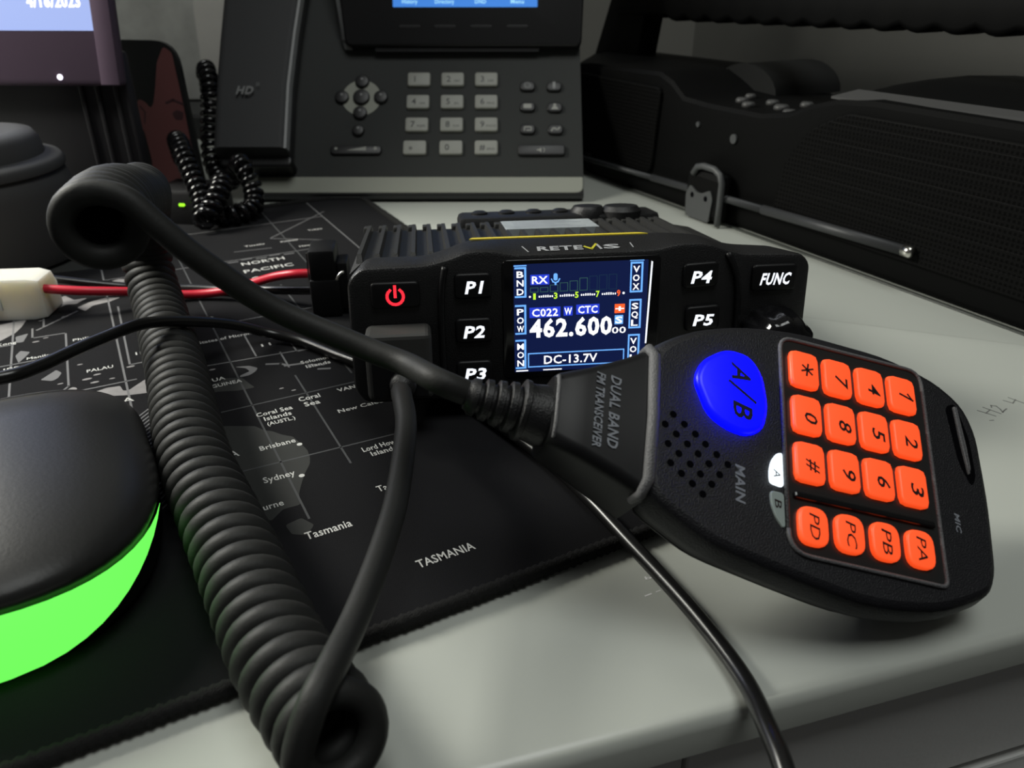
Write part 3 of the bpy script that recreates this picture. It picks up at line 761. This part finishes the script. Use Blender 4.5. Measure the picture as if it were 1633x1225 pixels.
# ------------------------------------------------------------------ coiled microphone cord
cc = thing('coiled_cord', 'thick black coiled cord looping from the microphone over the mat to the radio', 'cord', (-90, 190, 0))
OFF = Vector((-90, 190, 0))
ax = spline([(-23.5, 74.5, 16.5), (-27.5, 80.5, 14.4), (-32.5, 87.2, 13), (-38.3, 95, 12), (-44.6, 105.2, 11.4), (-53, 119.4, 11.2), (-63.2, 136.3, 11.2), (-78.8, 162.9, 11.2), (-98.4, 204.7, 11.2), (-112, 232, 11.4), (-124, 256, 13), (-130.5, 268, 20), (-130.5, 270, 32), (-124, 260, 45), (-114, 240, 56), (-106, 221, 59), (-101, 207, 62.5), (-95.7, 193, 66), (-89.5, 177.5, 69.5), (-83, 160, 72.8), (-76.4, 141.7, 74.6)], 10)
hx = helix(ax, lambda t: 6.35, 4.95, phase=R(200), per=22, hand=-1)
ring0 = [(hx[i] - ax[0]).dot(Vector((-0.95, -0.25, 0.15))) for i in range(22)]
i0 = ring0.index(max(ring0))
ring1 = [(hx[-23 + i] - ax[-1]).dot(Vector((0.15, 0.2, 0.95))) for i in range(22)]
i1 = len(hx) - 23 + ring1.index(max(ring1))
hx = hx[i0:i1 + 1]
BOOT = [tuple((mm_mm @ Vector(p))) for p in ((-72.5, -17.2, -6.9), (-65, -18.5, -7.2))]
lead = spline([(-29, 178, 19), (-27.6, 171, 24), (-25.6, 160, 28), (-23.4, 148, 27), (-23.1, 129, 23.2), (-23.9, 116.9, 21.8), (-25, 105.4, 21.5), (-26.1, 94.4, 22.2), (-27.2, 83.9, 24.0), (-28.8, 78.0, 23.0)] + [tuple(hx[0]), tuple(hx[2])], 8)[:-8]
tail = spline([tuple(hx[-3]), tuple(hx[-1]), (-70.4, 142.9, 79.1), (-66.2, 142.7, 74.8), (-61.6, 143.0, 69.7), (-56.7, 143.9, 64.8), (-51.6, 144.9, 59.9), (-46, 145.3, 55.9), (-40, 144.9, 53), (-33.7, 143.7, 50.7), (-27.2, 141.6, 48.8), (-20.5, 137.8, 48)] + BOOT, 8)
full = lead + hx[:-3] + tail
full = resample(full, 0.8)
b = B(); b.tube([p - OFF for p in full], 2.45, 'rubber', 12); b.build('cord', cc)
b = B()
pm = radio.matrix_world.copy()
pm.translation = pm.translation * 1000
plm = Matrix.Translation(-OFF) @ pm
b.box((-55.5, -10.5, 7.5), (-38, 0.5, 26), 'plug', 1.6, mx=plm, seg=3)
b.box((-54, -11.2, 8.5), (-39.5, -10.2, 19), 'abs_smooth', 0.4, mx=plm)
b.tube([plm @ Vector((-46, -9, 12)), plm @ Vector((-46, -17, 13.5))], [4, 3.2], 'abs', 14)
b.build('modular_plug', cc)

# ------------------------------------------------------------------ thin black cable
tc_ = thing('thin_cable', 'thin black cable crossing over the coiled cord and off the front edge of the desk', 'cable', (0, 190, 0))
OFF = Vector((0, 190, 0))
pts = [(-180, 176, 20), (-150, 168, 25), (-128.4, 174.3, 26), (-123.5, 182.2, 25.2), (-120.4, 191.8, 24.6), (-116, 200.5, 24.6), (-108.4, 211.4, 24.6), (-101.2, 225.1, 19.5), (-93.1, 239.5, 12), (-83.9, 246, 6), (-72, 243.3, 4.3), (-57, 232, 4.2), (-43.1, 222, 4.2), (-30.2, 213.4, 4.2), (-14.1, 200.8, 4.2), (-2.9, 187.2, 4.2), (10.2, 168.5, 4.2), (18.6, 153.1, 4.2), (25.8, 139.2, 3.4), (31.3, 129, 2.6), (36, 119.1, 2.3), (40, 108.8, 2.3), (42.4, 99.0, 3), (42.6, 88, 5.2), (42.8, 80.3, 5.6), (42.6, 72, 3.5), (42, 62, -4), (41, 55, -18), (40, 52, -45)]
b = B(); b.tube([p - OFF for p in resample(spline(pts, 8), 1.5)], 1.75, 'cable', 14); b.build('jacket', tc_)

# ------------------------------------------------------------------ power lead with white connector
pw = thing('power_lead', 'red and black wires running from a white connector to a black plug beside the radio', 'power lead', (-120, 280, 0))
OFF = Vector((-120, 280, 0))
b = B(); b.tube([p - OFF for p in spline([(-178, 271.4, 13), (-172.7, 271.6, 12.4), (-159.7, 272.9, 11), (-145.7, 279.3, 8.2), (-134.5, 284.2, 5.2), (-122.7, 287, 4.2), (-110.8, 286.2, 6), (-99.1, 284.1, 10), (-89.1, 280.1, 14), (-81, 277.4, 16), (-73, 278.1, 16)], 8)], 1.7, 'red_wire', 12); b.build('red_wire', pw)
b = B(); b.tube([p - OFF for p in spline([(-182, 283, 12), (-178, 285.5, 11), (-165.5, 288.8, 8), (-153.4, 293, 5), (-140, 293.7, 4), (-126.7, 293.6, 4), (-113.5, 291.5, 4.2), (-97, 287.1, 6), (-85.4, 281.3, 8), (-73, 277.4, 9.5)], 8)], 1.7, 'cable', 12); b.build('black_wire', pw)
b = B()
cm = Matrix.Translation(Vector((-172.5, 275, 2.2)) - OFF) @ Matrix.Rotation(R(6), 4, 'Z')
sec = [(-8, 0), (8, 0), (8, 10), (5, 15.5), (-8, 15.5)]
b.loft([[(-60, y, z) for y, z in sec], [(-4, y, z) for y, z in sec], [(0, y * .86, z * .9 + .5) for y, z in sec]], 'nylon', cm)
b.box((-60, -9, 4), (-14, -7.8, 9), 'nylon', .4, mx=cm)
b.build('white_connector', pw, flat_angle=30)
b = B()
bm_ = Matrix.Translation(Vector((-69, 276, 2.1)) - OFF) @ Matrix.Rotation(R(6.5), 4, 'Z')
b.box((-5.6, -7, 0), (5.2, 8, 14.5), 'abs_smooth', 1.0, mx=bm_); b.box((-5.2, -6.6, 13), (4.6, 7.6, 25.5), 'abs_smooth', 1.4, mx=bm_)
b.box((4.6, -5, 2), (8.4, 6, 20), 'abs_smooth', .6, mx=bm_)
b.tube([bm_ @ Vector((-5.8, -3.6, 13)), bm_ @ Vector((-5.8, -3.9, 17)), bm_ @ Vector((-5.5, -4.2, 24))], [.5, .3, .35], 'metal', 6)
b.build('black_plug', pw, flat_angle=40)

# ------------------------------------------------------------------ mouse
mo = thing('mouse', 'black computer mouse with a glowing green band around its rear', 'mouse', (-118.8, 149.5, 2), (0, 0, R(30)))
def m_out(k, s=1.0, ext=0.0):
    a = 2 * math.pi * k / 64
    c, sn = math.cos(a), math.sin(a)
    e = 2.45
    x = (35.5 + ext) * s * math.copysign(abs(c) ** (2 / e), c); y = ((59 if sn < 0 else 52) + ext) * s * math.copysign(abs(sn) ** (2 / e), sn)
    x *= 1 - 0.08 * (1 - abs(sn))     # waist
    return x, y
def m_ring(s, z, ext=0.0, rake=0.0):
    out = []
    for k in range(64):
        x, y = m_out(k, s, ext)
        out.append((x, y, z(x, y) if callable(z) else z))
    return out
def rim_z(x, y, base): return base
b = B()
lo = lambda x, y: 9.5 + 7.5 * max(0, -y / 59) * (1 - min(1, max(0, x / 60)) * .5) + (0 if y < 0 else -5.0 * y / 52)
rings = [m_ring(.985, lambda x, y: lo(x, y)), m_ring(1.0, lambda x, y: lo(x, y) + 1.2)]
for k in range(1, 13):
    t = math.sin(k / 12 * math.pi / 2)
    sc = max(0.004, (1 - t ** 2.3) ** (1 / 2.1))
    rings.append([(x * (1 - .16 * t * (.4 + (.6 * y / 52 if y > 0 else 0))), (y if y < 0 else y * (1 - .55 * t)) - 8 * t, lo(x, y) * (1 - t) + 1.2 + t * 26.5) for x, y, z in m_ring(sc, 0)])
b.loft(rings, 'mouse', smooth=True)
b.build('shell', mo, smooth=True, flat_angle=60)
b = B()
bt_ = [m_ring(.95, lambda x, y: 1.2), m_ring(.985, lambda x, y: 2.2), m_ring(1.0, lambda x, y: 4.0, .3), m_ring(1.0, lambda x, y: lo(x, y) + .6, .35)]
n = 64
# band only around the rear half: from the right flank round the heel
idx = [k for k in range(30, 64 + 1) if True]
sel = [[r_[k % 64] for k in range(29, 60)] for r_ in bt_]
def taper(i, n): return 1.0 if i < n - 13 else max(0.01, (n - 1 - i) / 12.0)
S2 = []
N2 = len(sel[0])
for j, rg in enumerate(sel):
    row = []
    for i, p in enumerate(rg):
        top = sel[3][i]; t = min(taper(i, N2), taper(N2 - 1 - i, N2)); t = math.sin(t * math.pi / 2)
        row.append((p[0] * t + top[0] * (1 - t), p[1] * t + top[1] * (1 - t), p[2] * t + top[2] * (1 - t)))
    S2.append(row)
b.loft(S2, 'mouse_glow', cap=(False, False), smooth=True, closed=False)
b.build('light_band', mo, smooth=True)
b = B(); b.loft([m_ring(.93, 0.1), m_ring(.945, 1.3), m_ring(.97, 4), m_ring(.975, lambda x, y: lo(x, y) - .2)], 'abs_smooth'); b.build('base', mo, flat_angle=50)

# ------------------------------------------------------------------ desk phone
ph = thing('desk_phone', 'charcoal office desk phone with grey keypad and blue colour screen', 'phone', matrix=(Matrix.Translation(Vector((-51.5, 437.5, 4)) * MM) @ Matrix.Rotation(R(.5), 4, 'Z') @ Matrix.Scale(.966, 4)))
tilt = Matrix.Rotation(R(-40), 4, 'X')
PF = tilt @ FACE        # drawing plane of the tilted face
b = B()
wedge = [(0.2, 0.6), (96, 114.6), (112, 106), (80, -3.6), (5, -3.6), (0, -1.5)]
b.loft([[(x, y + (i - y * 0) * 0, z) for y, z in wedge] for i, x in enumerate((-94.5, 95))], 'phone')
b.build('body', ph, flat_angle=40)
b = B()
b.loft([[(x, y, z) for y, z in ((-.4, 1.0), (2, 2.4), (20, 2.4), (20, -3.8), (4, -3.8), (1.2, -2.6))] for x in (-94.2, 94.8)], 'phone_dark')
b.build('front_foot', ph)
b = B(); b.loft([[(-70, 60, 62), (70, 60, 62), (70, 70, 62), (-70, 70, 62)], [(-80, 130, -3.9), (80, 130, -3.9), (80, 140, -3.9), (-80, 140, -3.9)]], 'phone_dark'); b.build('stand', ph)
b = B(); b.prism(round_poly([(-94.3, 1.6), (94.8, 1.2), (94.8, 11.2), (-94.3, 11.6)], [1.5, 5, 1, 1], 4), 0.0, .8, 'phone_grey', bev=.4, mx=PF); b.build('front_strip', ph)
# screen module, hinged at the top of the face
hinge = tilt @ Matrix.Translation((0, 0, 95.5))
SC = Matrix.Translation((hinge @ Vector((0, 0, 0)))) @ Matrix.Rotation(R(-20), 4, 'X') @ FACE
b = B(); b.prism(round_poly([(-45.4, -.2), (95.3, -.6), (99.5, 100), (-55, 100)], 4, 4), -4, 8, 'phone_dark', bev=1.5, mx=SC)
b.prism(rrect(-28, -3, 70, 2, 1), -4, 6, 'phone_dark', mx=SC)
sm_ = b.build('screen_housing', ph, flat_angle=40)
b = B(); b.prism(rrect(-16.6, 21.6, 68.9, 76, .4), 8.0, 8.1, 'phone_lcd', mx=SC); b.build('lit_display', sm_)
b = B()
for t_, x, w_ in (('History', -6.6, 9.2), ('Directory', 14.0, 11.4), ('DND', 35.2, 6.6), ('Menu', 57.0, 7.8)):
    b.text(t_, x, 23.6, 2.4, 'phone_lcd_text', width=w_, bold=.02, z=8.12, mx=SC)
b.build('display_lettering', sm_)
for x in (-7, 14, 35.5, 57):
    b = B(); b.prism(rrect(x - 6.5, 9.5, x + 6.5, 11.5, 1), 7.9, 8.25, 'phone_dark', bev=.3, mx=SC); b.build('soft_key', sm_)
b = B()
b.loft([[SC @ Vector(p) for p in ((-46.6, -1, 3), (-42, -1.5, 3), (-46.5, 4, 5), (-48.2, 4, 3))], [SC @ Vector(p) for p in ((-51, 30, 3), (-47.4, 30, 5), (-47.2, 30, 6), (-51.5, 30, 4))], [SC @ Vector(p) for p in ((-57, 92, 3), (-53, 92, 5), (-52.8, 92, 6), (-57.5, 92, 4))]], 'phone_trim')
b.build('screen_trim', ph)
# handset along the left side
b = B()
hs = [(17.5, -113.5, -74), (20, -115, -73), (60, -116.5, -73.5), (95, -117, -72), (130, -116.5, -69), (170, -117, -64), (196, -117, -62)]
rg = []
for i, (z, x0, x1) in enumerate(hs):
    d = 11 if i == 0 else (20 if i < 2 else 22 - 4 * math.sin((z - 20) / 176 * math.pi))
    rg.append([PF @ Vector((x, z, y)) for x, y in rrect(x0, 0.5, x1, d, 5, 4)])
b.loft(rg, 'handset', smooth=True); hso = b.build('handset', ph, flat_angle=50)
b = B()
rg = []
for (z, x0, x1) in hs[1:]:
    d = 20 if z < 30 else 22 - 4 * math.sin((z - 20) / 176 * math.pi)
    xc = x1 - 1.6
    rg.append([PF @ Vector(p) for p in ((xc - 3, z, d - .6), (xc + 1.0, z, d - 1.4), (xc + 1.9, z, d - 5), (xc - 3, z, d - 4))])
b.loft(rg, 'phone_trim'); b.build('handset_trim', hso)
b = B(); b.text('HD', -98.2, 52, 5.0, 'phone_trim', width=9.4, shear=.2, bold=.04, z=21.6, mx=PF); b.text('))', -91, 57.5, 2.0, 'phone_trim', width=2.0, z=21.6, mx=PF); b.build('handset_lettering', hso)
b = B(); b.prism(rrect(-113, 12.5, -72, 19.5, 3), 0, 12, 'phone_dark', bev=1.5, mx=PF); b.build('cradle', ph)
kl = [('1', ''), ('2', 'ABC'), ('3', 'DEF'), ('4', 'GHI'), ('5', 'JKL'), ('6', 'MNO'), ('7', 'PQRS'), ('8', 'TUV'), ('9', 'WXYZ'), ('*', '.'), ('0', ''), ('#', 'SEND')]
for i, (d_, s_) in enumerate(kl):
    r_, c_ = divmod(i, 3)
    x = -1.9 + c_ * 20.15 - r_ * .35 * (1 - c_ * .5) + (-.6 if c_ == 0 and r_ == 3 else 0); z = 74.2 - r_ * 14.85
    b = B(); b.prism(rrect(x - 6.8, z - 4.5, x + 6.8, z + 4.5, 1.4), -0.2, 2.0, 'phone_key', bev=.7, mx=PF); k_ = b.build('keypad_key', ph, flat_angle=50)
    b = B(); b.text(d_, x - 2.4, z - (1.9 if d_ != '*' else 3.4), 4.0, 'phone_dark', z=2.0, bold=.01, mx=PF)
    if s_: b.text(s_, x + 2.6, z - 1.9, 1.5, 'phone_dark', z=2.0, mx=PF)
    b.build('key_legend', k_)
b = B(); b.prism(circle(-36, 62.7, 11.6, 40), 0, .5, 'phone_grey', mx=PF); nv = b.build('navigation_disc', ph)
for x, z, r_ in ((-36, 62.7, 5.0), (-35.8, 73, 4.2), (-36.4, 52.4, 4.2), (-47.5, 62.7, 4.2), (-24.4, 62.7, 4.2), (-37.1, 40.9, 3.6)):
    b = B(); b.prism(circle(x, z, r_, 24), -.2, 2.2, 'phone_dark', bev=.9, mx=PF); k_ = b.build('round_key', ph, flat_angle=50)
    b = B(); b.prism(circle(x, z + 1.2, .8, 8), 2.2, 2.25, 'phone_trim', mx=PF); b.build('key_mark', k_)
b = B(); b.prism(rrect(-53, 25.2, -23, 31.2, 2.5), -.2, 1.8, 'phone_dark', bev=.8, mx=PF); vk = b.build('volume_key', ph, flat_angle=50)
b = B(); b.prism([(-43.5, 27.8), (-32, 27.6), (-32, 30.2)], 1.8, 1.85, 'phone_key', mx=PF); b.prism(circle(-49.6, 29, .9, 8), 1.8, 1.85, 'phone_key', mx=PF); b.prism(circle(-26.6, 29, 1.1, 8), 1.8, 1.85, 'phone_key', mx=PF); b.build('key_mark', vk)
for i, (x, z) in enumerate(((62.9, 69.6), (78.8, 69.4), (62.8, 56), (79, 55.6), (62.8, 41.4), (79.2, 41.2))):
    b = B(); b.prism(rrect(x - 4.6, z - 3.2, x + 4.6, z + 3.2, 2.6), -.2, 2.0, 'phone_dark', bev=.9, mx=PF); k_ = b.build('function_key', ph, flat_angle=50)
    b = B()
    if i == 0: b.stroke(circle(x, z + .4, 1.8, 10), .5, 'phone_trim', 2.0, .05, mx=PF, closed=True)
    elif i == 1: b.stroke([(x, z + 2.0), (x, z - .4)], 1.6, 'phone_trim', 2.0, .05, mx=PF); b.stroke([(x, z - 1.2), (x, z - 1.6)], .8, 'phone_trim', 2.0, .05, mx=PF)
    elif i == 2: b.prism(rrect(x - 2.4, z - 1.2, x + 2.4, z + 1.6, .6), 2.0, 2.05, 'phone_key', mx=PF)
    elif i == 3: b.prism(circle(x, z + 1.4, .9, 10), 2.0, 2.05, 'phone_key', mx=PF); b.prism([(x - 2.2, z - 1.5), (x + 2.2, z - 1.5), (x + .8, z + .5), (x - .8, z + .5)], 2.0, 2.05, 'phone_key', mx=PF)
    elif i == 4: b.stroke([(x - 2, z - 1), (x - 2, z + 1.2), (x + 2, z + 1.2), (x + 2, z - 1), (x - .4, z - 1)], .6, 'phone_key', 2.0, .05, mx=PF)
    else: b.stroke([(x - 2.4, z - 1), (x - 1, z + 1), (x + 1, z - .6), (x + 2.4, z + 1)], .8, 'phone_key', 2.0, .05, mx=PF)
    b.build('key_mark', k_)
b = B(); b.prism(rrect(57, 24.4, 84.6, 31.2, 1.6), -.2, 2.2, 'phone_dark', bev=.8, mx=PF); k_ = b.build('speaker_key', ph, flat_angle=50)
b = B(); b.prism([(68, 28), (69.4, 28), (70.6, 29.2), (70.6, 26), (69.4, 27.2), (68, 27.2)], 2.2, 2.25, 'phone_key', mx=PF); b.stroke([(72, 26.4), (72.6, 27.6), (72, 28.8)], .4, 'phone_key', 2.2, .05, mx=PF); b.build('key_mark', k_)

# ------------------------------------------------------------------ coiled handset cord in a tangle left of the phone
hc = thing('handset_cord', 'small glossy black coiled handset cord tangled on the desk left of the phone', 'cord', (-150, 400, 0))
OFF = Vector((-150, 400, 0))
pa = spline([(-178, 486, 62), (-172.5, 474, 66), (-167.5, 460, 57), (-168, 455, 44), (-168.5, 450, 32), (-167, 444, 21), (-161, 436, 14), (-152, 428, 15), (-144.5, 421, 25), (-139, 412, 24), (-134.5, 407, 15), (-133, 398, 8.5), (-138, 388, 7.4), (-146, 386, 7.4), (-152, 392, 9), (-150, 398, 17), (-146, 396, 21), (-145, 386, 18), (-148, 376, 11), (-150.2, 374, 8.8), (-153, 384, 15), (-159, 394, 23), (-166, 405, 31.5), (-174, 420, 36.5), (-181, 436, 33), (-186, 450, 22)], 10)
hh_ = helix(pa, 3.9, 4.4, per=14)
b = B(); b.tube([p - OFF for p in hh_], 1.5, 'gloss', 8); b.build('coil', hc)

# ------------------------------------------------------------------ monitor
mn = thing('monitor', 'dark computer monitor at the left edge with pale blue date screen and white light', 'monitor', (-279, 395, 0), (0, 0, R(-2)))
tl_ = Matrix.Translation((0, 0, 68)) @ Matrix.Rotation(R(-10), 4, 'X')
b = B(); b.box((-300, 0, 0), (94.5, 9, 250), 'mon', 2.5, mx=tl_)
b.box((86, -0.8, 0), (94.8, 0, 250), 'mon', 0.3, mx=tl_)
b.build('bezel', mn, flat_angle=40)
b = B(); b.box((-285, -0.15, 23.5), (86, 0.05, 236), 'mon_lcd', mx=tl_); so = b.build('lit_screen', mn)
b = B(); b.text('4/16/2023', 69, 33.5, 5.0, 'led_white', width=25, bold=.03, z=0.2, mx=tl_ @ FACE); b.build('date_lettering', so)
b = B(); b.lathe([(1.3, 0), (1.3, .3), (.8, .6)], 'led_white', 12, tl_ @ FACE @ Matrix.Translation((66.5, 3.4, 0))); b.build('power_light', mn)
b = B(); b.box((8, 8, 0.2), (94, 16, 82), 'mon_stand', 2)
for x in (70, 78, 87): b.box((x, 6.4, 2), (x + 2.4, 9, 78), 'mon_stand', .8)
b.box((-60, -10, .2), (94, 20, 8), 'mon_stand', 3); b.build('stand', mn, flat_angle=40)

# ------------------------------------------------------------------ cup, face card, poster, small box
cu_ = thing('round_canister', 'squat round black canister at the left edge beside the coiled cord', 'canister', (-236, 338, 2.1))
b = B(); b.lathe([(38, 0), (41.5, 1.5), (42.5, 6), (42, 30), (40.5, 36), (39, 38)], 'cup', 48); b.build('body', cu_, flat_angle=50)
b = B(); b.lathe([(38.5, 37.5), (40.8, 38.5), (41, 41), (39.5, 43), (34, 44), (33, 50), (31, 53), (25, 54), (.5, 54)], 'cup', 48); b.build('lid', cu_, flat_angle=50)
fc = thing('photo_card', 'black card with rounded corner printed with half of a red-toned face', 'card', (-236, 462, .1), (R(-2), 0, R(-4)))
b = B(); b.prism(round_poly([(-60, 0), (57, 0), (53.5, 82), (-60, 83)], [3, 3, 13, 13], 6), -3, 0, 'print_black', mx=FACE); b.build('card', fc)
b = B()
b.prism(round_poly([(27, 0), (54, 0), (52.2, 52), (50.8, 76), (46.5, 79), (41.5, 71), (38, 58), (35.2, 49.5), (33, 47), (30.5, 50.5), (27, 52), (24.5, 47), (25.0, 40), (27, 34), (28, 20)], 1.6, 3), 0, .2, 'skin', mx=FACE)
b.prism(round_poly([(45, 44.5), (48, 46.5), (52, 45), (50.5, 41), (46.5, 41)], 1, 3), .2, .3, 'skin_dark', mx=FACE)
b.stroke([(43, 50), (47, 51.6), (52, 49.6)], 1.3, 'skin_dark', .2, .1, mx=FACE)
b.prism(round_poly([(49.5, 25), (53, 26.5), (53, 31), (50, 29.5)], .8, 3), .2, .3, 'skin_dark', mx=FACE)
b.stroke([(27.3, 48), (29.5, 45), (28, 39)], .8, 'skin_dark', .2, .1, mx=FACE)
b.build('face_print', fc)
po = thing('poster', 'grey photo poster with a pale slanting figure on the wall behind the phone', 'poster', (-230, 688, 20))
b = B(); b.box((-180, -1.2, 0), (140, 1, 330), 'poster', .3); b.build('sheet', po)
b = B()
b.prism(round_poly([(-24, 3), (0, 3), (26, 130), (46, 240), (8, 240), (-6, 120), (-22, 70)], 5, 3), 1.2, 1.4, 'poster_pale', mx=FACE)
b.prism(round_poly([(0, 3), (58, 3), (68, 150), (42, 150), (22, 110)], 4, 3), 1.2, 1.4, 'poster_dark', mx=FACE)
b.build('printed_figure', po)
nb = thing('network_adapter', 'small black box with a green light behind the cord loop', 'adapter', (-163, 398, .1), (0, 0, R(-8)))
b = B(); b.box((-17, -10, 0), (14, 16, 19), 'abs', 2); b.build('case', nb, flat_angle=40)
b = B(); b.prism(rrect(-2.2, 11.3, .9, 12.7, .5), 10.0, 10.4, 'led_green', mx=FACE); b.build('green_light', nb)

tr = thing('dark_filler', 'low black tray added to darken the back of the desk between the card and the phone', 'filler', (-240, 640, 0))  # invented block, hides pale desk so the gap stays dark
b = B(); b.box((-60, -20, .1), (64, 44, 19), 'print_black', 3); b.build('filler', tr)

# ------------------------------------------------------------------ portable stereo on the right
bbx = thing('portable_stereo', 'long black portable stereo with mesh speaker and carry handle against the right wall', 'stereo', (BB_O.x, BB_O.y, 0), (0, 0, math.atan2(dR.y, dR.x)))
bbx.scale = (.89, .96, .97)
b = B()   # body: stations along its length, profile front (y=0) to back
def bb_prof(x, zf, zt, yb=128, ch=8):
    return [(x, 1.5, 1), (x, 0, 4), (x, 0, zf - 2), (x, 1.5, zf), (x, ch, zf + (zt - zf) * .12), (x, 38, zt - (zt - zf) * .18), (x, 60, zt), (x, 95, zt - 2), (x, yb, zt - 12), (x, yb, 1)]
st = [(-340, 62, 60), (-336, 66, 65), (-318, 68, 68), (-262, 69, 69), (-246, 69.5, 68), (-234, 66, 64), (-222, 59, 59), (-200, 58, 58), (-160, 58, 58), (-140, 61, 64), (-128, 66, 70), (-112, 70, 75), (-92, 71.5, 78.5), (-60, 71.5, 79), (-20, 71.5, 79), (60, 71, 78), (72, 66, 72)]
b.loft([[(p[0] - (min(75, p[1] * 1.2) if x < -317 else 0), p[1], p[2]) for p in bb_prof(x, zf, zt)] for x, zf, zt in st], 'boom')   # the far end runs back at a slant
b.build('body', bbx, flat_angle=35)
b = B()   # rounded disc lid in the middle
b.loft([[(-258 + 27 * (1 - math.cos(a)) , y, 57 + 15.5 * math.sin(a)) for a in [R(k * 15) for k in range(13)]] for y in (52, 56, 100, 104)], 'boom_lid', smooth=True); b.build('disc_lid', bbx, flat_angle=50)
b = B(); b.loft([[(x, 2, 69.8 + o) for o, x in ((0, -118), (0, 66))] + [(66, 12, 74.0), (-112, 12, 72.6)], [(x, 2, 70.8) for x in (-118, 66)] + [(66, 12, 75.0), (-112, 12, 73.6)]], 'boom_ledge'); b.build('ledge_highlight', bbx)  # grey strip paints in the highlight along the bevelled edge
b = B()
gp = round_poly([(-140, 12), (62, 12), (62, 66), (-104, 66), (-124, 56), (-136, 40)], 5, 4)
b.prism(gp, 0.2, 2.6, 'grille', bev=1.0, mx=FACE)
for k in range(6): b.box((-126 + k * 3, -2.9, 16 + k * 8.2), (60, -2.2, 20.4 + k * 8.2), 'grille', .3)
b.build('speaker_grille', bbx)
b = B()
gp = round_poly([(-330, 14), (-244, 14), (-240, 62), (-330, 62)], 5, 4)
b.prism(gp, 0.2, 2.4, 'grille', bev=1.0, mx=FACE); b.build('speaker_grille', bbx)
b = B()   # carry handle: grip with finger bumps on its underside, slanting posts
zs = lambda x: 92.5 + 4.5 * (x + 333) / 252
n_ = 150; rg = []
for i in range(n_ + 1):
    x = -372 + i * (470 / n_)
    bump = 3.2 * abs(math.sin((x + 8) / 20.5 * math.pi)) if x > -320 else 0.4
    z0 = zs(x) + 0.8 - bump * .95; z1 = zs(x) + 18
    rg.append([(x, y, z) for y, z in rrect(52, z0, 72, z1, 3, 3)])
b.loft(rg, 'boom'); b.build('handle_grip', bbx, flat_angle=40)
for sgn, xs in ((1, ((-404, -348), (-376, -336))), (-1, ((50, 90), (60, 98)))):
    b = B()
    (a0, a1), (c0, c1) = xs
    b.loft([[(a0, 54, 56), (a1, 54, 56), (a1, 70, 56), (a0, 70, 56)], [(c0, 54, 112), (c1, 54, 112), (c1, 70, 112), (c0, 70, 112)]], 'boom'); b.build('handle_post', bbx)
for i, (x, y, w_) in enumerate(((-196, 20, 7), (-182, 12, 7), (-181, 28, 7), (-166, 20, 8), (-152, 12, 7), (-150, 30, 7), (-205, 34, 6), (-166, 38, 7))):
    b = B(); b.lathe([(w_ / 2, 0), (w_ / 2, 2.0), (w_ / 2 - .8, 2.8)], 'boom_ledge', 16, Matrix.Translation((x, y, 57.4))); b.build('control_button', bbx)
b = B(); b.prism(circle(-176, 44, 2.4, 12), .1, 1.2, 'clip', mx=FACE); b.prism(circle(-206, 47, 1.4, 12), .1, 1.0, 'clip', mx=FACE); b.build('front_button', bbx)
b = B()
pA, pB = Vector((-318, -4.6, 11.3)), Vector((-53.5, -4.6, 17.8))
for t0, t1, r_ in ((0, .3, 1.5), (.3, .66, 1.9), (.66, .985, 2.3)):
    b.tube([pA.lerp(pB, t0), pA.lerp(pB, t1)], r_, 'rod', 12)
b.tube([pA.lerp(pB, .985), pA.lerp(pB, 1.0), pA.lerp(pB, 1.004)], [2.5, 2.5, 1.6], 'metal', 12)
for t in (0.02, .5): b.box(tuple(pA.lerp(pB, t) + Vector((-3, 0, -3))), tuple(pA.lerp(pB, t) + Vector((3, 5, 3))), 'boom', .5)
b.build('antenna_rod', bbx)
b = B()
cp = rrect(-203, 0.6, -174, 30, 5, 4)
b.tube([(x, -8.6, z) for x, z in cp[3:15][::-1][:0] + [(-171.5, 1), (-171.5, 12), (-171.8, 23), (-174, 27), (-179, 29), (-188, 29.2), (-193, 28), (-196, 24)]], 1.7, 'clip', 10)
b.box((-203, -8.0, 1), (-171, -.5, 27), 'boom', 4)
b.build('latch_frame', bbx)
b = B(); b.prism(round_poly([(-199, 1), (-179, 1), (-177.5, 14), (-180, 18), (-187, 15), (-191, 15), (-197, 18), (-200, 13)], 1.5, 3), 7.8, 9, 'clip', mx=FACE)
for x in (-194.5, -183): b.prism(circle(x, 13, 1.5, 12), 9, 9.1, 'hole', mx=FACE)
b.build('latch_plate', bbx)
